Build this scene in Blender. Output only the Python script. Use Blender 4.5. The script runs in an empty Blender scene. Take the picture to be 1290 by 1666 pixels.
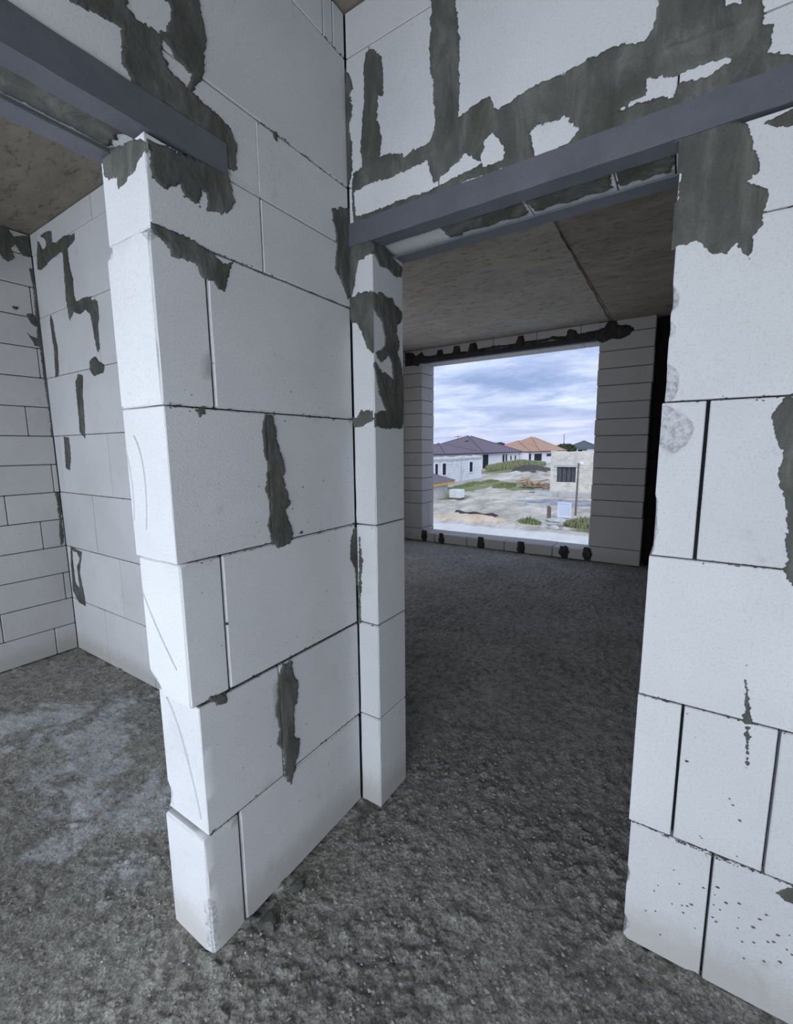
import bpy, bmesh, math, random
import numpy as np
from mathutils import Matrix, Vector

C = bpy.context.scene.collection
scn = bpy.context.scene
random.seed(7)
RNG = np.random.default_rng(11)

# ------------------------------------------------------------------ camera
YAW, PITCH, ROLL = 0.5804, 0.14324, -0.00962
cd = bpy.data.cameras.new('camera')
cd.sensor_fit = 'HORIZONTAL'; cd.sensor_width = 36.0
cd.lens = 716.695 / 1290 * 36.0
cd.clip_start = 0.05; cd.clip_end = 1000
cam = bpy.data.objects.new('camera', cd); C.objects.link(cam)
f = Vector((-math.sin(YAW)*math.cos(PITCH), math.cos(YAW)*math.cos(PITCH), -math.sin(PITCH)))
r = Vector((math.cos(YAW), math.sin(YAW), 0)); u = r.cross(f)
r2 = math.cos(ROLL)*r + math.sin(ROLL)*u; u2 = -math.sin(ROLL)*r + math.cos(ROLL)*u
M = Matrix((r2, u2, -f)).transposed().to_4x4(); M.translation = (1.06784, -0.61162, 1.49007)
cam.matrix_world = M
scn.camera = cam

# ------------------------------------------------------------------ sky, sun, daylight, exposure
scn.view_settings.view_transform = 'Standard'; scn.view_settings.look = 'None'
scn.view_settings.exposure = 0.0; scn.view_settings.gamma = 1.0
scn.view_settings.use_curve_mapping = False
scn.cycles.max_bounces = 8; scn.cycles.diffuse_bounces = 5
scn.cycles.use_denoising = True
scn.cycles.sample_clamp_indirect = 6.0

w = bpy.data.worlds.new('overcast_sky'); scn.world = w; w.use_nodes = True
nt = w.node_tree; N = nt.nodes; LK = nt.links; N.clear()
def wn(t, **k):
    n = N.new(t)
    for a, b in k.items(): setattr(n, a, b)
    return n
tc = wn('ShaderNodeTexCoord'); sp = wn('ShaderNodeSeparateXYZ'); LK.new(tc.outputs['Generated'], sp.inputs[0])
az = wn('ShaderNodeMath', operation='ADD'); ab = wn('ShaderNodeMath', operation='MAXIMUM')
LK.new(sp.outputs[2], ab.inputs[0]); ab.inputs[1].default_value = 0.0
LK.new(ab.outputs[0], az.inputs[0]); az.inputs[1].default_value = 0.13
dx = wn('ShaderNodeMath', operation='DIVIDE'); dy = wn('ShaderNodeMath', operation='DIVIDE')
LK.new(sp.outputs[0], dx.inputs[0]); LK.new(az.outputs[0], dx.inputs[1])
LK.new(sp.outputs[1], dy.inputs[0]); LK.new(az.outputs[0], dy.inputs[1])
cb = wn('ShaderNodeCombineXYZ'); LK.new(dx.outputs[0], cb.inputs[0]); LK.new(dy.outputs[0], cb.inputs[1])
mp = wn('ShaderNodeMapping'); mp.inputs['Rotation'].default_value = (0, 0, 0.5); mp.inputs['Scale'].default_value = (1.0, 1.3, 1)
mp.inputs['Location'].default_value = (3.1, 1.4, 0)
LK.new(cb.outputs[0], mp.inputs[0])
n1 = wn('ShaderNodeTexNoise'); n1.inputs['Scale'].default_value = 1.15; n1.inputs['Detail'].default_value = 7; n1.inputs['Roughness'].default_value = .6; n1.inputs['Distortion'].default_value = .35
LK.new(mp.outputs[0], n1.inputs['Vector'])
cr = wn('ShaderNodeValToRGB'); e = cr.color_ramp.elements
e[0].position = .34; e[0].color = (.27, .37, .60, 1); e[1].position = .70; e[1].color = (.74, .80, .95, 1)
m1 = e.new(.47); m1.color = (.40, .50, .74, 1); m2 = e.new(.57); m2.color = (.56, .65, .86, 1)
LK.new(n1.outputs[0], cr.inputs[0])
hz = wn('ShaderNodeMapRange'); hz.inputs[1].default_value = 0.0; hz.inputs[2].default_value = .10; hz.inputs[3].default_value = .65; hz.inputs[4].default_value = 0
LK.new(sp.outputs[2], hz.inputs[0])
mx = wn('ShaderNodeMixRGB'); mx.inputs[2].default_value = (.62, .64, .82, 1)
LK.new(hz.outputs[0], mx.inputs[0]); LK.new(cr.outputs[0], mx.inputs[1])
bg = wn('ShaderNodeBackground'); bg.inputs[1].default_value = 1.22
LK.new(mx.outputs[0], bg.inputs[0]); wo = wn('ShaderNodeOutputWorld'); LK.new(bg.outputs[0], wo.inputs[0])

sd = bpy.data.lights.new('veiled_sun', 'SUN'); sd.energy = 1.7; sd.angle = math.radians(50); sd.color = (.93, .96, 1)
so = bpy.data.objects.new('veiled_sun', sd); C.objects.link(so)
so.rotation_euler = Vector((-0.62, .80, -0.7)).to_track_quat('-Z', 'Y').to_euler()

def area(name, loc, sx, sz, power, col, dirv=(0, 1, 0)):
    l = bpy.data.lights.new(name, 'AREA'); l.shape = 'RECTANGLE'; l.size = sx; l.size_y = sz; l.energy = power; l.color = col
    o = bpy.data.objects.new(name, l); C.objects.link(o); o.location = loc
    o.rotation_euler = Vector(dirv).to_track_quat('-Z', 'Z').to_euler()
    return o
area('daylight_hall_opening', (1.1, -2.52, 0.95), 1.7, 1.5, 65, (.83, .905, 1))
area('added_far_room_fill', (-3.12, 3.5, 1.35), 1.9, 2.1, 10, (1, .96, .90), (1, 0, 0))  # added fill lamp, brightens the far room from an unseen side
area('daylight_left_room_opening', (-1.45, -2.52, 0.95), 1.9, 1.3, 46, (.83, .905, 1))

# ------------------------------------------------------------------ helpers
def vnoise(p, seed=0):
    p = np.asarray(p, dtype=np.float64)
    i = np.floor(p).astype(np.int64); fr = p - i; fr = fr*fr*(3-2*fr)
    out = np.zeros(p.shape[:-1]); D = p.shape[-1]
    for c in range(1 << D):
        h = np.full(p.shape[:-1], seed*7919+13, dtype=np.int64); wgt = np.ones(p.shape[:-1])
        for k in range(D):
            b = (c >> k) & 1
            h = (h*73856093) ^ ((i[..., k]+b)*[19349663, 83492791, 49979687][k])
            wgt = wgt*(fr[..., k] if b else 1-fr[..., k])
        h = (h ^ (h >> 13))*1274126177; h = h & 0x7fffffff
        out += wgt*((h % 100003)/100003.0)
    return out*2-1
def fbm(p, seed=0, octv=4, rough=.5):
    p = np.asarray(p, dtype=np.float64); a = 1; s = 0; t = 0
    for k in range(octv):
        s = s + a*vnoise(p*2**k, seed+k); t += a; a *= rough
    return s/t

def tag(o, label=None, cat=None, group=None, kind=None):
    if label: o['label'] = label
    if cat: o['category'] = cat
    if group: o['group'] = group
    if kind: o['kind'] = kind
    return o

def mesh_obj(name, V, F, mat, parent=None, origin=None, smooth=False):
    V = np.asarray(V, dtype=np.float64)
    if origin is None:
        origin = np.array([(V[:, 0].min()+V[:, 0].max())/2, (V[:, 1].min()+V[:, 1].max())/2, V[:, 2].min()])
    origin = np.asarray(origin, dtype=np.float64)
    me = bpy.data.meshes.new(name); me.from_pydata((V-origin).tolist(), [], [list(map(int, q)) for q in F]); me.update()
    if mat: me.materials.append(mat)
    if smooth: me.polygons.foreach_set('use_smooth', [True]*len(me.polygons))
    o = bpy.data.objects.new(name, me); C.objects.link(o)
    if parent is not None:
        o.parent = parent; o.location = Vector(origin) - WORLD.get(parent.name, Vector((0, 0, 0)))
    else: o.location = origin
    WORLD[o.name] = Vector(origin)
    return o
WORLD = {}
def empty(name, loc, label=None, cat=None, group=None, kind=None):
    o = bpy.data.objects.new(name, None); C.objects.link(o); o.location = loc; o.empty_display_size = .1
    WORLD[o.name] = Vector(loc)
    return tag(o, label, cat, group, kind)

class MB:
    def __init__(s): s.V = []; s.F = []
    def box(s, a, b):
        x0, y0, z0 = a; x1, y1, z1 = b; n = len(s.V)
        s.V += [(x0,y0,z0),(x1,y0,z0),(x1,y1,z0),(x0,y1,z0),(x0,y0,z1),(x1,y0,z1),(x1,y1,z1),(x0,y1,z1)]
        s.F += [(n,n+3,n+2,n+1),(n+4,n+5,n+6,n+7),(n,n+1,n+5,n+4),(n+1,n+2,n+6,n+5),(n+2,n+3,n+7,n+6),(n+3,n,n+4,n+7)]
        return s
    def poly(s, pts, faces):
        n = len(s.V); s.V += list(pts); s.F += [tuple(i+n for i in q) for q in faces]; return s
    def cyl(s, p, q, r0, r1=None, seg=12):
        r1 = r0 if r1 is None else r1
        p = Vector(p); q = Vector(q); d = (q-p).normalized(); a = d.orthogonal().normalized(); b = d.cross(a); n = len(s.V)
        for c, rr in ((p, r0), (q, r1)):
            for k in range(seg):
                t = 2*math.pi*k/seg; s.V.append(tuple(c+a*rr*math.cos(t)+b*rr*math.sin(t)))
        for k in range(seg): s.F.append((n+k, n+(k+1) % seg, n+seg+(k+1) % seg, n+seg+k))
        s.F.append(tuple(n+k for k in reversed(range(seg)))); s.F.append(tuple(n+seg+k for k in range(seg)))
        return s
    def build(s, name, mat, parent=None, origin=None, smooth=False, rot=None):
        V = np.array(s.V, dtype=float)
        return mesh_obj(name, V, s.F, mat, parent, origin, smooth)

# ------------------------------------------------------------------ materials
def material(name, rough=.9, spec=.2):
    m = bpy.data.materials.new(name); m.use_nodes = True; b = m.node_tree.nodes['Principled BSDF']
    b.inputs['Roughness'].default_value = rough; b.inputs['Specular IOR Level'].default_value = spec
    return m, m.node_tree, b
def noise(nt, scale, detail=4, rough=.6, coord='Object', dist=0, vec=None):
    t = nt.nodes.new('ShaderNodeTexNoise'); t.inputs['Scale'].default_value = scale; t.inputs['Detail'].default_value = detail
    t.inputs['Roughness'].default_value = rough; t.inputs['Distortion'].default_value = dist
    if vec is None:
        g = nt.nodes.new('ShaderNodeNewGeometry'); vec = g.outputs['Position']
    nt.links.new(vec, t.inputs['Vector']); return t
def ramp(nt, src, stops):
    c = nt.nodes.new('ShaderNodeValToRGB'); e = c.color_ramp.elements
    e[0].position, e[0].color = stops[0][0], (*stops[0][1], 1); e[1].position, e[1].color = stops[-1][0], (*stops[-1][1], 1)
    for p, col in stops[1:-1]: k = e.new(p); k.color = (*col, 1)
    nt.links.new(src, c.inputs[0]); return c
def mix(nt, fac, a, b, mode='MIX'):
    m = nt.nodes.new('ShaderNodeMixRGB'); m.blend_type = mode
    for i, v in ((0, fac), (1, a), (2, b)):
        if isinstance(v, (int, float)): m.inputs[i].default_value = v
        elif isinstance(v, tuple): m.inputs[i].default_value = (*v, 1)
        else: nt.links.new(v, m.inputs[i])
    return m.outputs[0]
def bump(nt, b, srcs):
    prev = None
    for s, strength, dist in srcs:
        bp = nt.nodes.new('ShaderNodeBump'); bp.inputs['Strength'].default_value = strength; bp.inputs['Distance'].default_value = dist
        nt.links.new(s, bp.inputs['Height'])
        if prev: nt.links.new(prev, bp.inputs['Normal'])
        prev = bp.outputs[0]
    nt.links.new(prev, b.inputs['Normal'])

def block_mat(name, col=(.72, .73, .745), rough_face=1.0, pits=True, dirt=True, broken=False):
    m, t, b = material(name, .95, .15)
    big = noise(t, 2.2, 3); fine = noise(t, 160, 3, .7); mid = noise(t, 28, 5, .7)
    oi = t.nodes.new('ShaderNodeObjectInfo')
    c = ramp(t, big.outputs[0], [(.3, tuple(x*.93 for x in col)), (.7, tuple(min(1, x*1.04) for x in col))]).outputs[0]
    rr = ramp(t, oi.outputs['Random'], [(0, (.92, .92, .925)), (1, (1, 1, .995))]).outputs[0]
    c = mix(t, 1.0, c, rr, 'MULTIPLY')
    sp_ = ramp(t, fine.outputs[0], [(.30, (.80, .80, .80)), (.5, (1, 1, 1))]).outputs[0]
    c = mix(t, .7, c, sp_, 'MULTIPLY')
    if dirt:      # scattered grey scuffs of mortar dust and the grimy splash strip by the floor
        d = ramp(t, noise(t, 7, 6, .72).outputs[0], [(.60, (1, 1, 1)), (.74, (.80, .80, .79))]).outputs[0]
        c = mix(t, .8, c, d, 'MULTIPLY')
        dots = t.nodes.new('ShaderNodeTexVoronoi'); dots.inputs['Scale'].default_value = 22; dots.inputs['Randomness'].default_value = 1
        g = t.nodes.new('ShaderNodeNewGeometry'); t.links.new(g.outputs['Position'], dots.inputs['Vector'])
        dr = ramp(t, dots.outputs['Distance'], [(.045, (.35, .35, .34)), (.08, (1, 1, 1))]).outputs[0]
        gate = ramp(t, noise(t, 3.1, 2).outputs[0], [(.56, (0, 0, 0)), (.62, (1, 1, 1))]).outputs[0]
        c = mix(t, gate, c, mix(t, 1.0, c, dr, 'MULTIPLY'))
        s = t.nodes.new('ShaderNodeSeparateXYZ'); t.links.new(g.outputs['Position'], s.inputs[0])
        h = t.nodes.new('ShaderNodeMath'); h.operation = 'MULTIPLY_ADD'; t.links.new(mid.outputs[0], h.inputs[0]); h.inputs[1].default_value = -.12; t.links.new(s.outputs[2], h.inputs[2])
        low = ramp(t, h.outputs[0], [(-.0, (1, 1, 1)), (.10, (0, 0, 0))]).outputs[0]
        c = mix(t, low, c, mix(t, .55, c, (.42, .40, .36)))
    if broken:      # the broken, open-pored surface inside a spall is greyer than the sawn skin
        at = t.nodes.new('ShaderNodeAttribute'); at.attribute_name = 'spall'
        pm = ramp(t, at.outputs['Fac'], [(.15, (0, 0, 0)), (.32, (1, 1, 1))]).outputs[0]
        pc = ramp(t, noise(t, 75, 5, .75).outputs[0], [(.34, (.30, .30, .31)), (.56, (.60, .61, .63))]).outputs[0]
        c = mix(t, pm, c, pc)
    t.links.new(c, b.inputs['Base Color'])
    v = t.nodes.new('ShaderNodeTexVoronoi'); v.inputs['Scale'].default_value = 260
    g2 = t.nodes.new('ShaderNodeNewGeometry'); t.links.new(g2.outputs['Position'], v.inputs['Vector'])
    bump(t, b, [(mid.outputs[0], .08*rough_face, .002), (fine.outputs[0], .22*rough_face, .0012), (v.outputs['Distance'], .12*rough_face, .001)])
    return m
M_BLOCK = block_mat('aerated_concrete')
M_SAWN = block_mat('aerated_concrete_sawn', (.74, .745, .76), 2.2)
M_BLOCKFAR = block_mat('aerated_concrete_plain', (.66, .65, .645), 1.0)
M_BLOCKWIN = block_mat('aerated_concrete_shaded', (.50, .485, .465), 1.0)  # window wall's shade put into a darker copy of the block colour

M_SPALL = block_mat('aerated_concrete_chipped', broken=True)

def mortar_mat(name, col, streak=.5):
    m, t, b = material(name, .88, .25)
    g = t.nodes.new('ShaderNodeNewGeometry'); mp = t.nodes.new('ShaderNodeMapping'); mp.inputs['Scale'].default_value = (1, 1, .35)
    t.links.new(g.outputs['Position'], mp.inputs[0])
    a = noise(t, 14, 6, .65, dist=.6, vec=mp.outputs[0]); f_ = noise(t, 190, 3, .7)
    lg = noise(t, 4.5, 5, .6)
    c = ramp(t, a.outputs[0], [(.32, tuple(x*.68 for x in col)), (.5, col), (.70, tuple(x*1.7 for x in col))]).outputs[0]
    c = mix(t, .9, c, ramp(t, lg.outputs[0], [(.35, (.78, .80, .74)), (.6, (1.08, 1.08, 1.1)), (.75, (1.5, 1.5, 1.55))]).outputs[0], 'MULTIPLY')
    c = mix(t, .6, c, ramp(t, f_.outputs[0], [(.3, (.7, .7, .7)), (.6, (1.0, 1.0, 1.0))]).outputs[0], 'MULTIPLY')
    t.links.new(c, b.inputs['Base Color'])
    bump(t, b, [(a.outputs[0], .6, .004), (f_.outputs[0], .5, .0015)])
    return m
M_MORTAR = mortar_mat('cement_mortar', (.115, .116, .106))
M_MORTARD = mortar_mat('dark_cement_mortar', (.040, .038, .034))
M_CORE = mortar_mat('joint_mortar', (.028, .029, .030))

def steel_mat():
    m, t, b = material('primed_steel', .55, .4)
    a = noise(t, 9, 5, .6); f_ = noise(t, 120, 4, .7)
    c = ramp(t, a.outputs[0], [(.3, (.10, .108, .128)), (.7, (.135, .143, .165))]).outputs[0]
    c = mix(t, .5, c, ramp(t, f_.outputs[0], [(.28, (.45, .45, .45)), (.42, (1, 1, 1))]).outputs[0], 'MULTIPLY')
    t.links.new(c, b.inputs['Base Color']); bump(t, b, [(f_.outputs[0], .3, .001)])
    return m
M_STEEL = steel_mat()

def ceiling_mat(name, c0, c1):
    m, t, b = material(name, .9, .2)
    g = t.nodes.new('ShaderNodeNewGeometry'); mp = t.nodes.new('ShaderNodeMapping'); mp.inputs['Scale'].default_value = (1, 2.6, 1); mp.inputs['Rotation'].default_value = (0, 0, .12)
    t.links.new(g.outputs['Position'], mp.inputs[0])
    a = noise(t, 2.0, 8, .68, dist=.5, vec=mp.outputs[0]); k = noise(t, 9, 7, .75, dist=.4, vec=mp.outputs[0])
    c = ramp(t, a.outputs[0], [(.32, c0), (.68, c1)]).outputs[0]
    c = mix(t, .9, c, ramp(t, k.outputs[0], [(.33, (.38, .34, .30)), (.47, (1, 1, 1))]).outputs[0], 'MULTIPLY')
    t.links.new(c, b.inputs['Base Color'])
    bump(t, b, [(k.outputs[0], .5, .006), (noise(t, 90, 3).outputs[0], .3, .002)])
    return m
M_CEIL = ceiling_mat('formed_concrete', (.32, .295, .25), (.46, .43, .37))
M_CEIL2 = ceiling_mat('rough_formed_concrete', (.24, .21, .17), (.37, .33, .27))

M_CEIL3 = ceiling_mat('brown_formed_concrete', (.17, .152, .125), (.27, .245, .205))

def floor_mat():
    m, t, b = material('rough_screed', .93, .2)
    a = noise(t, 1.6, 6, .6); k = noise(t, 26, 6, .75); fine = noise(t, 130, 4, .75)
    c = ramp(t, a.outputs[0], [(.3, (.285, .275, .25)), (.7, (.41, .395, .36))]).outputs[0]
    c = mix(t, .85, c, ramp(t, k.outputs[0], [(.34, (.42, .42, .42)), (.56, (1.1, 1.1, 1.1))]).outputs[0], 'MULTIPLY')
    c = mix(t, .85, c, ramp(t, fine.outputs[0], [(.34, (.45, .45, .45)), (.48, (1, 1, 1)), (.64, (1.5, 1.5, 1.5))]).outputs[0], 'MULTIPLY')
    # spilt lime-white block dust: blobs round the cut ends of the partition
    g = t.nodes.new('ShaderNodeNewGeometry'); dust = None
    dn = noise(t, 5.5, 7, .72, dist=.4)
    for (x, y, rad) in [(-1.95, .12, .34), (-1.78, .30, .30), (-1.45, .33, .33), (-1.62, .50, .24), (-1.25, .16, .3), (-1.0, .05, .2), (-.75, .22, .24), (-.62, .3, .17), (-.55, -.02, .13), (-.85, -.05, .17)]:
        d = t.nodes.new('ShaderNodeVectorMath'); d.operation = 'DISTANCE'; t.links.new(g.outputs['Position'], d.inputs[0]); d.inputs[1].default_value = (x, y, 0)
        q = t.nodes.new('ShaderNodeMapRange'); q.inputs[1].default_value = rad*1.3; q.inputs[2].default_value = 0; q.inputs[3].default_value = 0; q.inputs[4].default_value = 1
        t.links.new(d.outputs['Value'], q.inputs[0])
        if dust is None: dust = q.outputs[0]
        else:
            mm = t.nodes.new('ShaderNodeMath'); mm.operation = 'MAXIMUM'; t.links.new(dust, mm.inputs[0]); t.links.new(q.outputs[0], mm.inputs[1]); dust = mm.outputs[0]
    ad = t.nodes.new('ShaderNodeMath'); ad.operation = 'MULTIPLY_ADD'; t.links.new(dust, ad.inputs[0]); ad.inputs[1].default_value = .28; t.links.new(dn.outputs[0], ad.inputs[2])
    c = mix(t, ramp(t, ad.outputs[0], [(.63, (0, 0, 0)), (.73, (.9, .9, .9))]).outputs[0], c, (.60, .61, .63))
    t.links.new(c, b.inputs['Base Color'])
    v = t.nodes.new('ShaderNodeTexVoronoi'); v.inputs['Scale'].default_value = 70; t.links.new(g.outputs['Position'], v.inputs['Vector'])
    bump(t, b, [(k.outputs[0], .9, .014), (v.outputs['Distance'], .8, .008), (fine.outputs[0], .9, .006)])
    return m
M_FLOOR = floor_mat()

def plain(name, c0, c1, scale=6, rough=.9, bstr=.3, bd=.01, coord=None):
    m, t, b = material(name, rough, .25)
    a = noise(t, scale, 6, .65)
    t.links.new(ramp(t, a.outputs[0], [(.3, c0), (.7, c1)]).outputs[0], b.inputs['Base Color'])
    bump(t, b, [(a.outputs[0], bstr, bd)])
    return m

# ------------------------------------------------------------------ block and mortar builders
def axis_cuts(L, e, cell):
    n = max(1, int(round((L-2*e)/cell)))
    return np.concatenate([[0, e], e+(L-2*e)*np.arange(1, n)/n, [L-e, L]])
def block(a, b, parent, mat, cell=.12, e=.004, chips=(), seed=None, name='aerated_block', wob=1.0, label=None):
    """a rounded, slightly chipped block between corners a and b"""
    a = np.array(a, float); b = np.array(b, float); D = b-a
    ee = min(e, D.min()*.3)
    ax = [axis_cuts(D[k], ee, cell) for k in range(3)]
    n = [len(q) for q in ax]; idx = {}; V = []; edge = []
    def vid(i, j, k):
        key = (i, j, k)
        if key not in idx:
            idx[key] = len(V); V.append((a[0]+ax[0][i], a[1]+ax[1][j], a[2]+ax[2][k])); edge.append((i, j, k))
        return idx[key]
    F = []
    for s in (0, 1):
        for d in range(3):
            p, q = (d+1) % 3, (d+2) % 3; fix = 0 if s == 0 else n[d]-1
            for i in range(n[p]-1):
                for j in range(n[q]-1):
                    qd = []
                    for (ii, jj) in ((i, j), (i+1, j), (i+1, j+1), (i, j+1)):
                        t = [0, 0, 0]; t[d] = fix; t[p] = ii; t[q] = jj; qd.append(vid(*t))
                    if s == 0: qd.reverse()
                    F.append(qd)
    V = np.array(V); E = np.array(edge); nn = np.array(n)
    side = np.where(E == 0, 1.0, np.where(E == nn-1, -1.0, 0.0)); cnt = (side != 0).sum(1)
    sdn = seed if seed is not None else random.randint(0, 9999)
    ns = fbm(V*22, sdn, 3)
    amt = ee*(.55+.55*np.clip(ns, -1, 1)*wob)+ee*1.6*np.clip(ns-.35, 0, 1)*wob
    for k in range(3):
        V[:, k] += np.where(cnt >= 2, side[:, k]*np.clip(amt, ee*.12, None), 0)
    spall = np.zeros(len(V))
    for ch in chips:            # (centre, radii, push direction, depth): a spall broken out of the face
        c, rad, dv, dep = (np.array(ch[0]), np.array(ch[1]), np.array(ch[2]), ch[3])
        q = np.sqrt((((V-c)/rad)**2).sum(1)) + .18*fbm(V*30, sdn+3, 3)
        k = np.clip((1-q)*(1.9 if rad.max() < .059 or dep > .02 else 3.2), 0, 1) if dep > .02 else np.clip((1-q)*4, 0, 1)*np.clip(.55+.6*(1-q), 0, 1)
        spall = np.maximum(spall, k)
        V += dv[None, :]*(k*dep*(1+.35*fbm(V*60, sdn+5, 3)))[:, None]
    o = mesh_obj(name, V, F, mat, parent)
    if len(chips):
        at = o.data.attributes.new('spall', 'FLOAT', 'POINT'); at.data.foreach_set('value', spall.astype(np.float32))
        o.data.materials[0] = M_SPALL; o.data.polygons.foreach_set('use_smooth', [True]*len(o.data.polygons)); o.data.set_sharp_from_angle(angle=.6)
    if label: o['label'] = label
    return o

def smear(ax, val, parent, name, thick, outer, holes, mat, step=.004, sgn=None):
    """a hand-spread patch of mortar: real relief that dips under the block face round its ragged edge"""
    U = np.array(outer); lo = U.min(0)-.02; hi = U.max(0)+.02
    while (hi[0]-lo[0])*(hi[1]-lo[1])/step**2 > 120000: step *= 1.2
    gx = np.arange(lo[0], hi[0], step); gy = np.arange(lo[1], hi[1], step)
    X, Y = np.meshgrid(gx, gy, indexing='ij')
    ins = np.zeros(X.shape, bool); dist = np.full(X.shape, 9.0)
    for poly in [outer]+list(holes):
        for k in range(len(poly)):
            (x0, y0), (x1, y1) = poly[k], poly[(k+1) % len(poly)]
            if y0 != y1:
                c = ((y0 > Y) != (y1 > Y)) & (X < (x1-x0)*(Y-y0)/(y1-y0)+x0); ins ^= c
            dxx, dyy = x1-x0, y1-y0; L2 = dxx*dxx+dyy*dyy+1e-12
            tt = np.clip(((X-x0)*dxx+(Y-y0)*dyy)/L2, 0, 1)
            dist = np.minimum(dist, np.hypot(X-x0-tt*dxx, Y-y0-tt*dyy))
    sdm = np.where(ins, dist, -dist)
    Pn = np.stack([X, Y], -1); seed = int(abs(outer[0][0])*1000+abs(outer[0][1])*777) % 5000
    sdm = sdm + .0075*fbm(Pn*42, seed, 4, .75)*min(1, thick/.004+.3) + .004*fbm(Pn*16, seed+9, 2)
    if val < 5: sdm = sdm + .0035*fbm(Pn*130, seed+12, 2)
    if val < 5: sdm = sdm + .006*fbm(Pn*np.array([60, 240]), seed+2, 2)*np.clip(fbm(Pn*9, seed+4, 1), 0, 1)
    if ax == 'y' and val < 5:      # mortar stops at the arris of the opening
        sdm = np.where((Y < 2.2) & (X > .5), np.minimum(sdm, X-1.0045), sdm); sdm = np.where((Y < 2.2) & (X < .5), np.minimum(sdm, .0985-X), sdm)
        if val == 0: sdm = np.minimum(sdm, np.minimum(X+.197, -.003-X))
    if ax == 'x' and val > 0: sdm = np.minimum(sdm, np.minimum(X-L-.002, L+T-.003-X)) if val > .05 else np.where(Y < 2.2, np.minimum(sdm, X-.003), sdm)
    h = np.clip(sdm*.9, -.0016, thick*.75) + np.where(sdm > 0, np.clip(sdm/.02, 0, 1)*(thick*.75*fbm(Pn*np.array([16, 8]), seed+3, 4, .6)+.0006*fbm(Pn*120, seed+6, 2)), 0)
    for u0 in ({'x': (.305,), 'y': (.101, .382) if val < 5 else ()}.get(ax, ())): h = h - .0022*np.exp(-((X-u0-.004*fbm(Y*3, 3, 1) if False else X-u0)/.0022)**2)*(sdm > .006)
    if ax == 'y' and val < 5 and outer[0][0] > -.5:
        for (vx, a_, b_) in ((.61, 2.28, 2.42), (.985, 2.4, 2.8)): h = h+.003*np.exp(-((X-vx)/.006)**2)*((Y > a_) & (Y < b_) & (sdm > .006))
        h = h+.0045*np.clip(fbm(Pn*5, 61, 2)+.05, 0, 1)*np.exp(-((Y-2.40-.006*np.sin(X*9))/.0060)**2)*((sdm > .006) & (X > .3))
    keep = sdm > -1.6*step
    idn = -np.ones(X.shape, int); idn[keep] = np.arange(keep.sum())
    if sgn is None: sgn = {'y': -1, 'x': 1, 'z': -1}[ax]
    hh = val+sgn*h; xs, ys, hs = X[keep], Y[keep], hh[keep]
    V = {'y': np.stack([xs, hs, ys], 1), 'x': np.stack([hs, xs, ys], 1), 'z': np.stack([xs, ys, hs], 1)}[ax]
    q = np.stack([idn[:-1, :-1], idn[1:, :-1], idn[1:, 1:], idn[:-1, 1:]], -1).reshape(-1, 4)
    q = q[(q >= 0).all(1)]
    if ax == 'x': q = q
    if (ax == 'y' and sgn > 0) or (ax == 'x' and sgn < 0) or (ax == 'z' and sgn < 0): q = q[:, ::-1]
    if len(q) == 0: return None
    return mesh_obj(name, V, q, mat, parent, smooth=True)

# ------------------------------------------------------------------ dimensions
L = 0.7247          # face of the wall with the doorway
T = 0.2
XL = -2.7416
CZ = 2.94           # ceiling over hall and left room
CZ2 = 2.995         # ceiling over the room beyond
YW = 5.5            # window wall
J = .0020           # half of a thin joint

# ------------------------------------------------------------------ floor
def grid_floor():
    xs = np.concatenate([np.arange(-3.3, -.9, .022), np.arange(-.9, 1.9, .0085), np.arange(1.9, 3.7, .06)])
    ys = np.concatenate([np.arange(-3.7, -1.0, .06), np.arange(-1.0, 1.25, .0085), np.arange(1.25, 2.6, .02), np.arange(2.6, 5.95, .035)])
    X, Y = np.meshgrid(xs, ys, indexing='ij'); Pn = np.stack([X, Y], -1)
    h = .007*fbm(Pn*3, 1, 2) + .005*fbm(Pn*14, 5, 3)
    rr = fbm(Pn*36, 8, 3, .75); pt = .45+.55*np.clip(.5+1.4*fbm(Pn*4.2, 77, 2), 0, 1); h += .020*pt*np.clip(rr, -.10, .6); h -= .012*pt*np.clip(fbm(Pn*30, 44, 2)-.25, 0, 1)
    # scraped ridges left by the screed board in the far room
    far = np.clip((Y-1.1)/.5, 0, 1)
    h += far*(.004*fbm(np.stack([X*9+Y*1.2, Y*34-X*5], -1), 21, 3, .7)+.004*np.clip(fbm(np.stack([X*6, Y*20], -1), 25, 3, .7)-.1, 0, 1))
    # mortar droppings banked against the foot of the walls
    d1 = np.abs(Y-L)+np.where((X > .12) & (X < .98), 9, 0); d2 = np.where((Y > -.0) & (Y < L), np.abs(X), 9)
    dd = np.minimum(d1, d2)
    h += .013*np.exp(-(dd/.035)**2)*np.clip(.4+fbm(Pn*11, 31, 2)*1.5, 0, 1.5)
    h -= .008
    nx, ny = X.shape; V = np.stack([X, Y, h], -1).reshape(-1, 3); idn = np.arange(nx*ny).reshape(nx, ny)
    q = np.stack([idn[:-1, :-1], idn[1:, :-1], idn[1:, 1:], idn[:-1, 1:]], -1).reshape(-1, 4)
    me = bpy.data.meshes.new('floor'); me.vertices.add(len(V)); me.vertices.foreach_set('co', V.astype(np.float32).ravel())
    me.loops.add(q.size); me.loops.foreach_set('vertex_index', q.ravel().astype(np.int32))
    me.polygons.add(len(q)); me.polygons.foreach_set('loop_start', (np.arange(len(q))*4).astype(np.int32)); me.polygons.foreach_set('loop_total', np.full(len(q), 4, np.int32))
    me.update(calc_edges=True); me.polygons.foreach_set('use_smooth', np.ones(len(q), bool)); me.materials.append(M_FLOOR)
    o = bpy.data.objects.new('floor', me); C.objects.link(o); WORLD['floor'] = Vector((0, 0, 0)); return o
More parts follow.
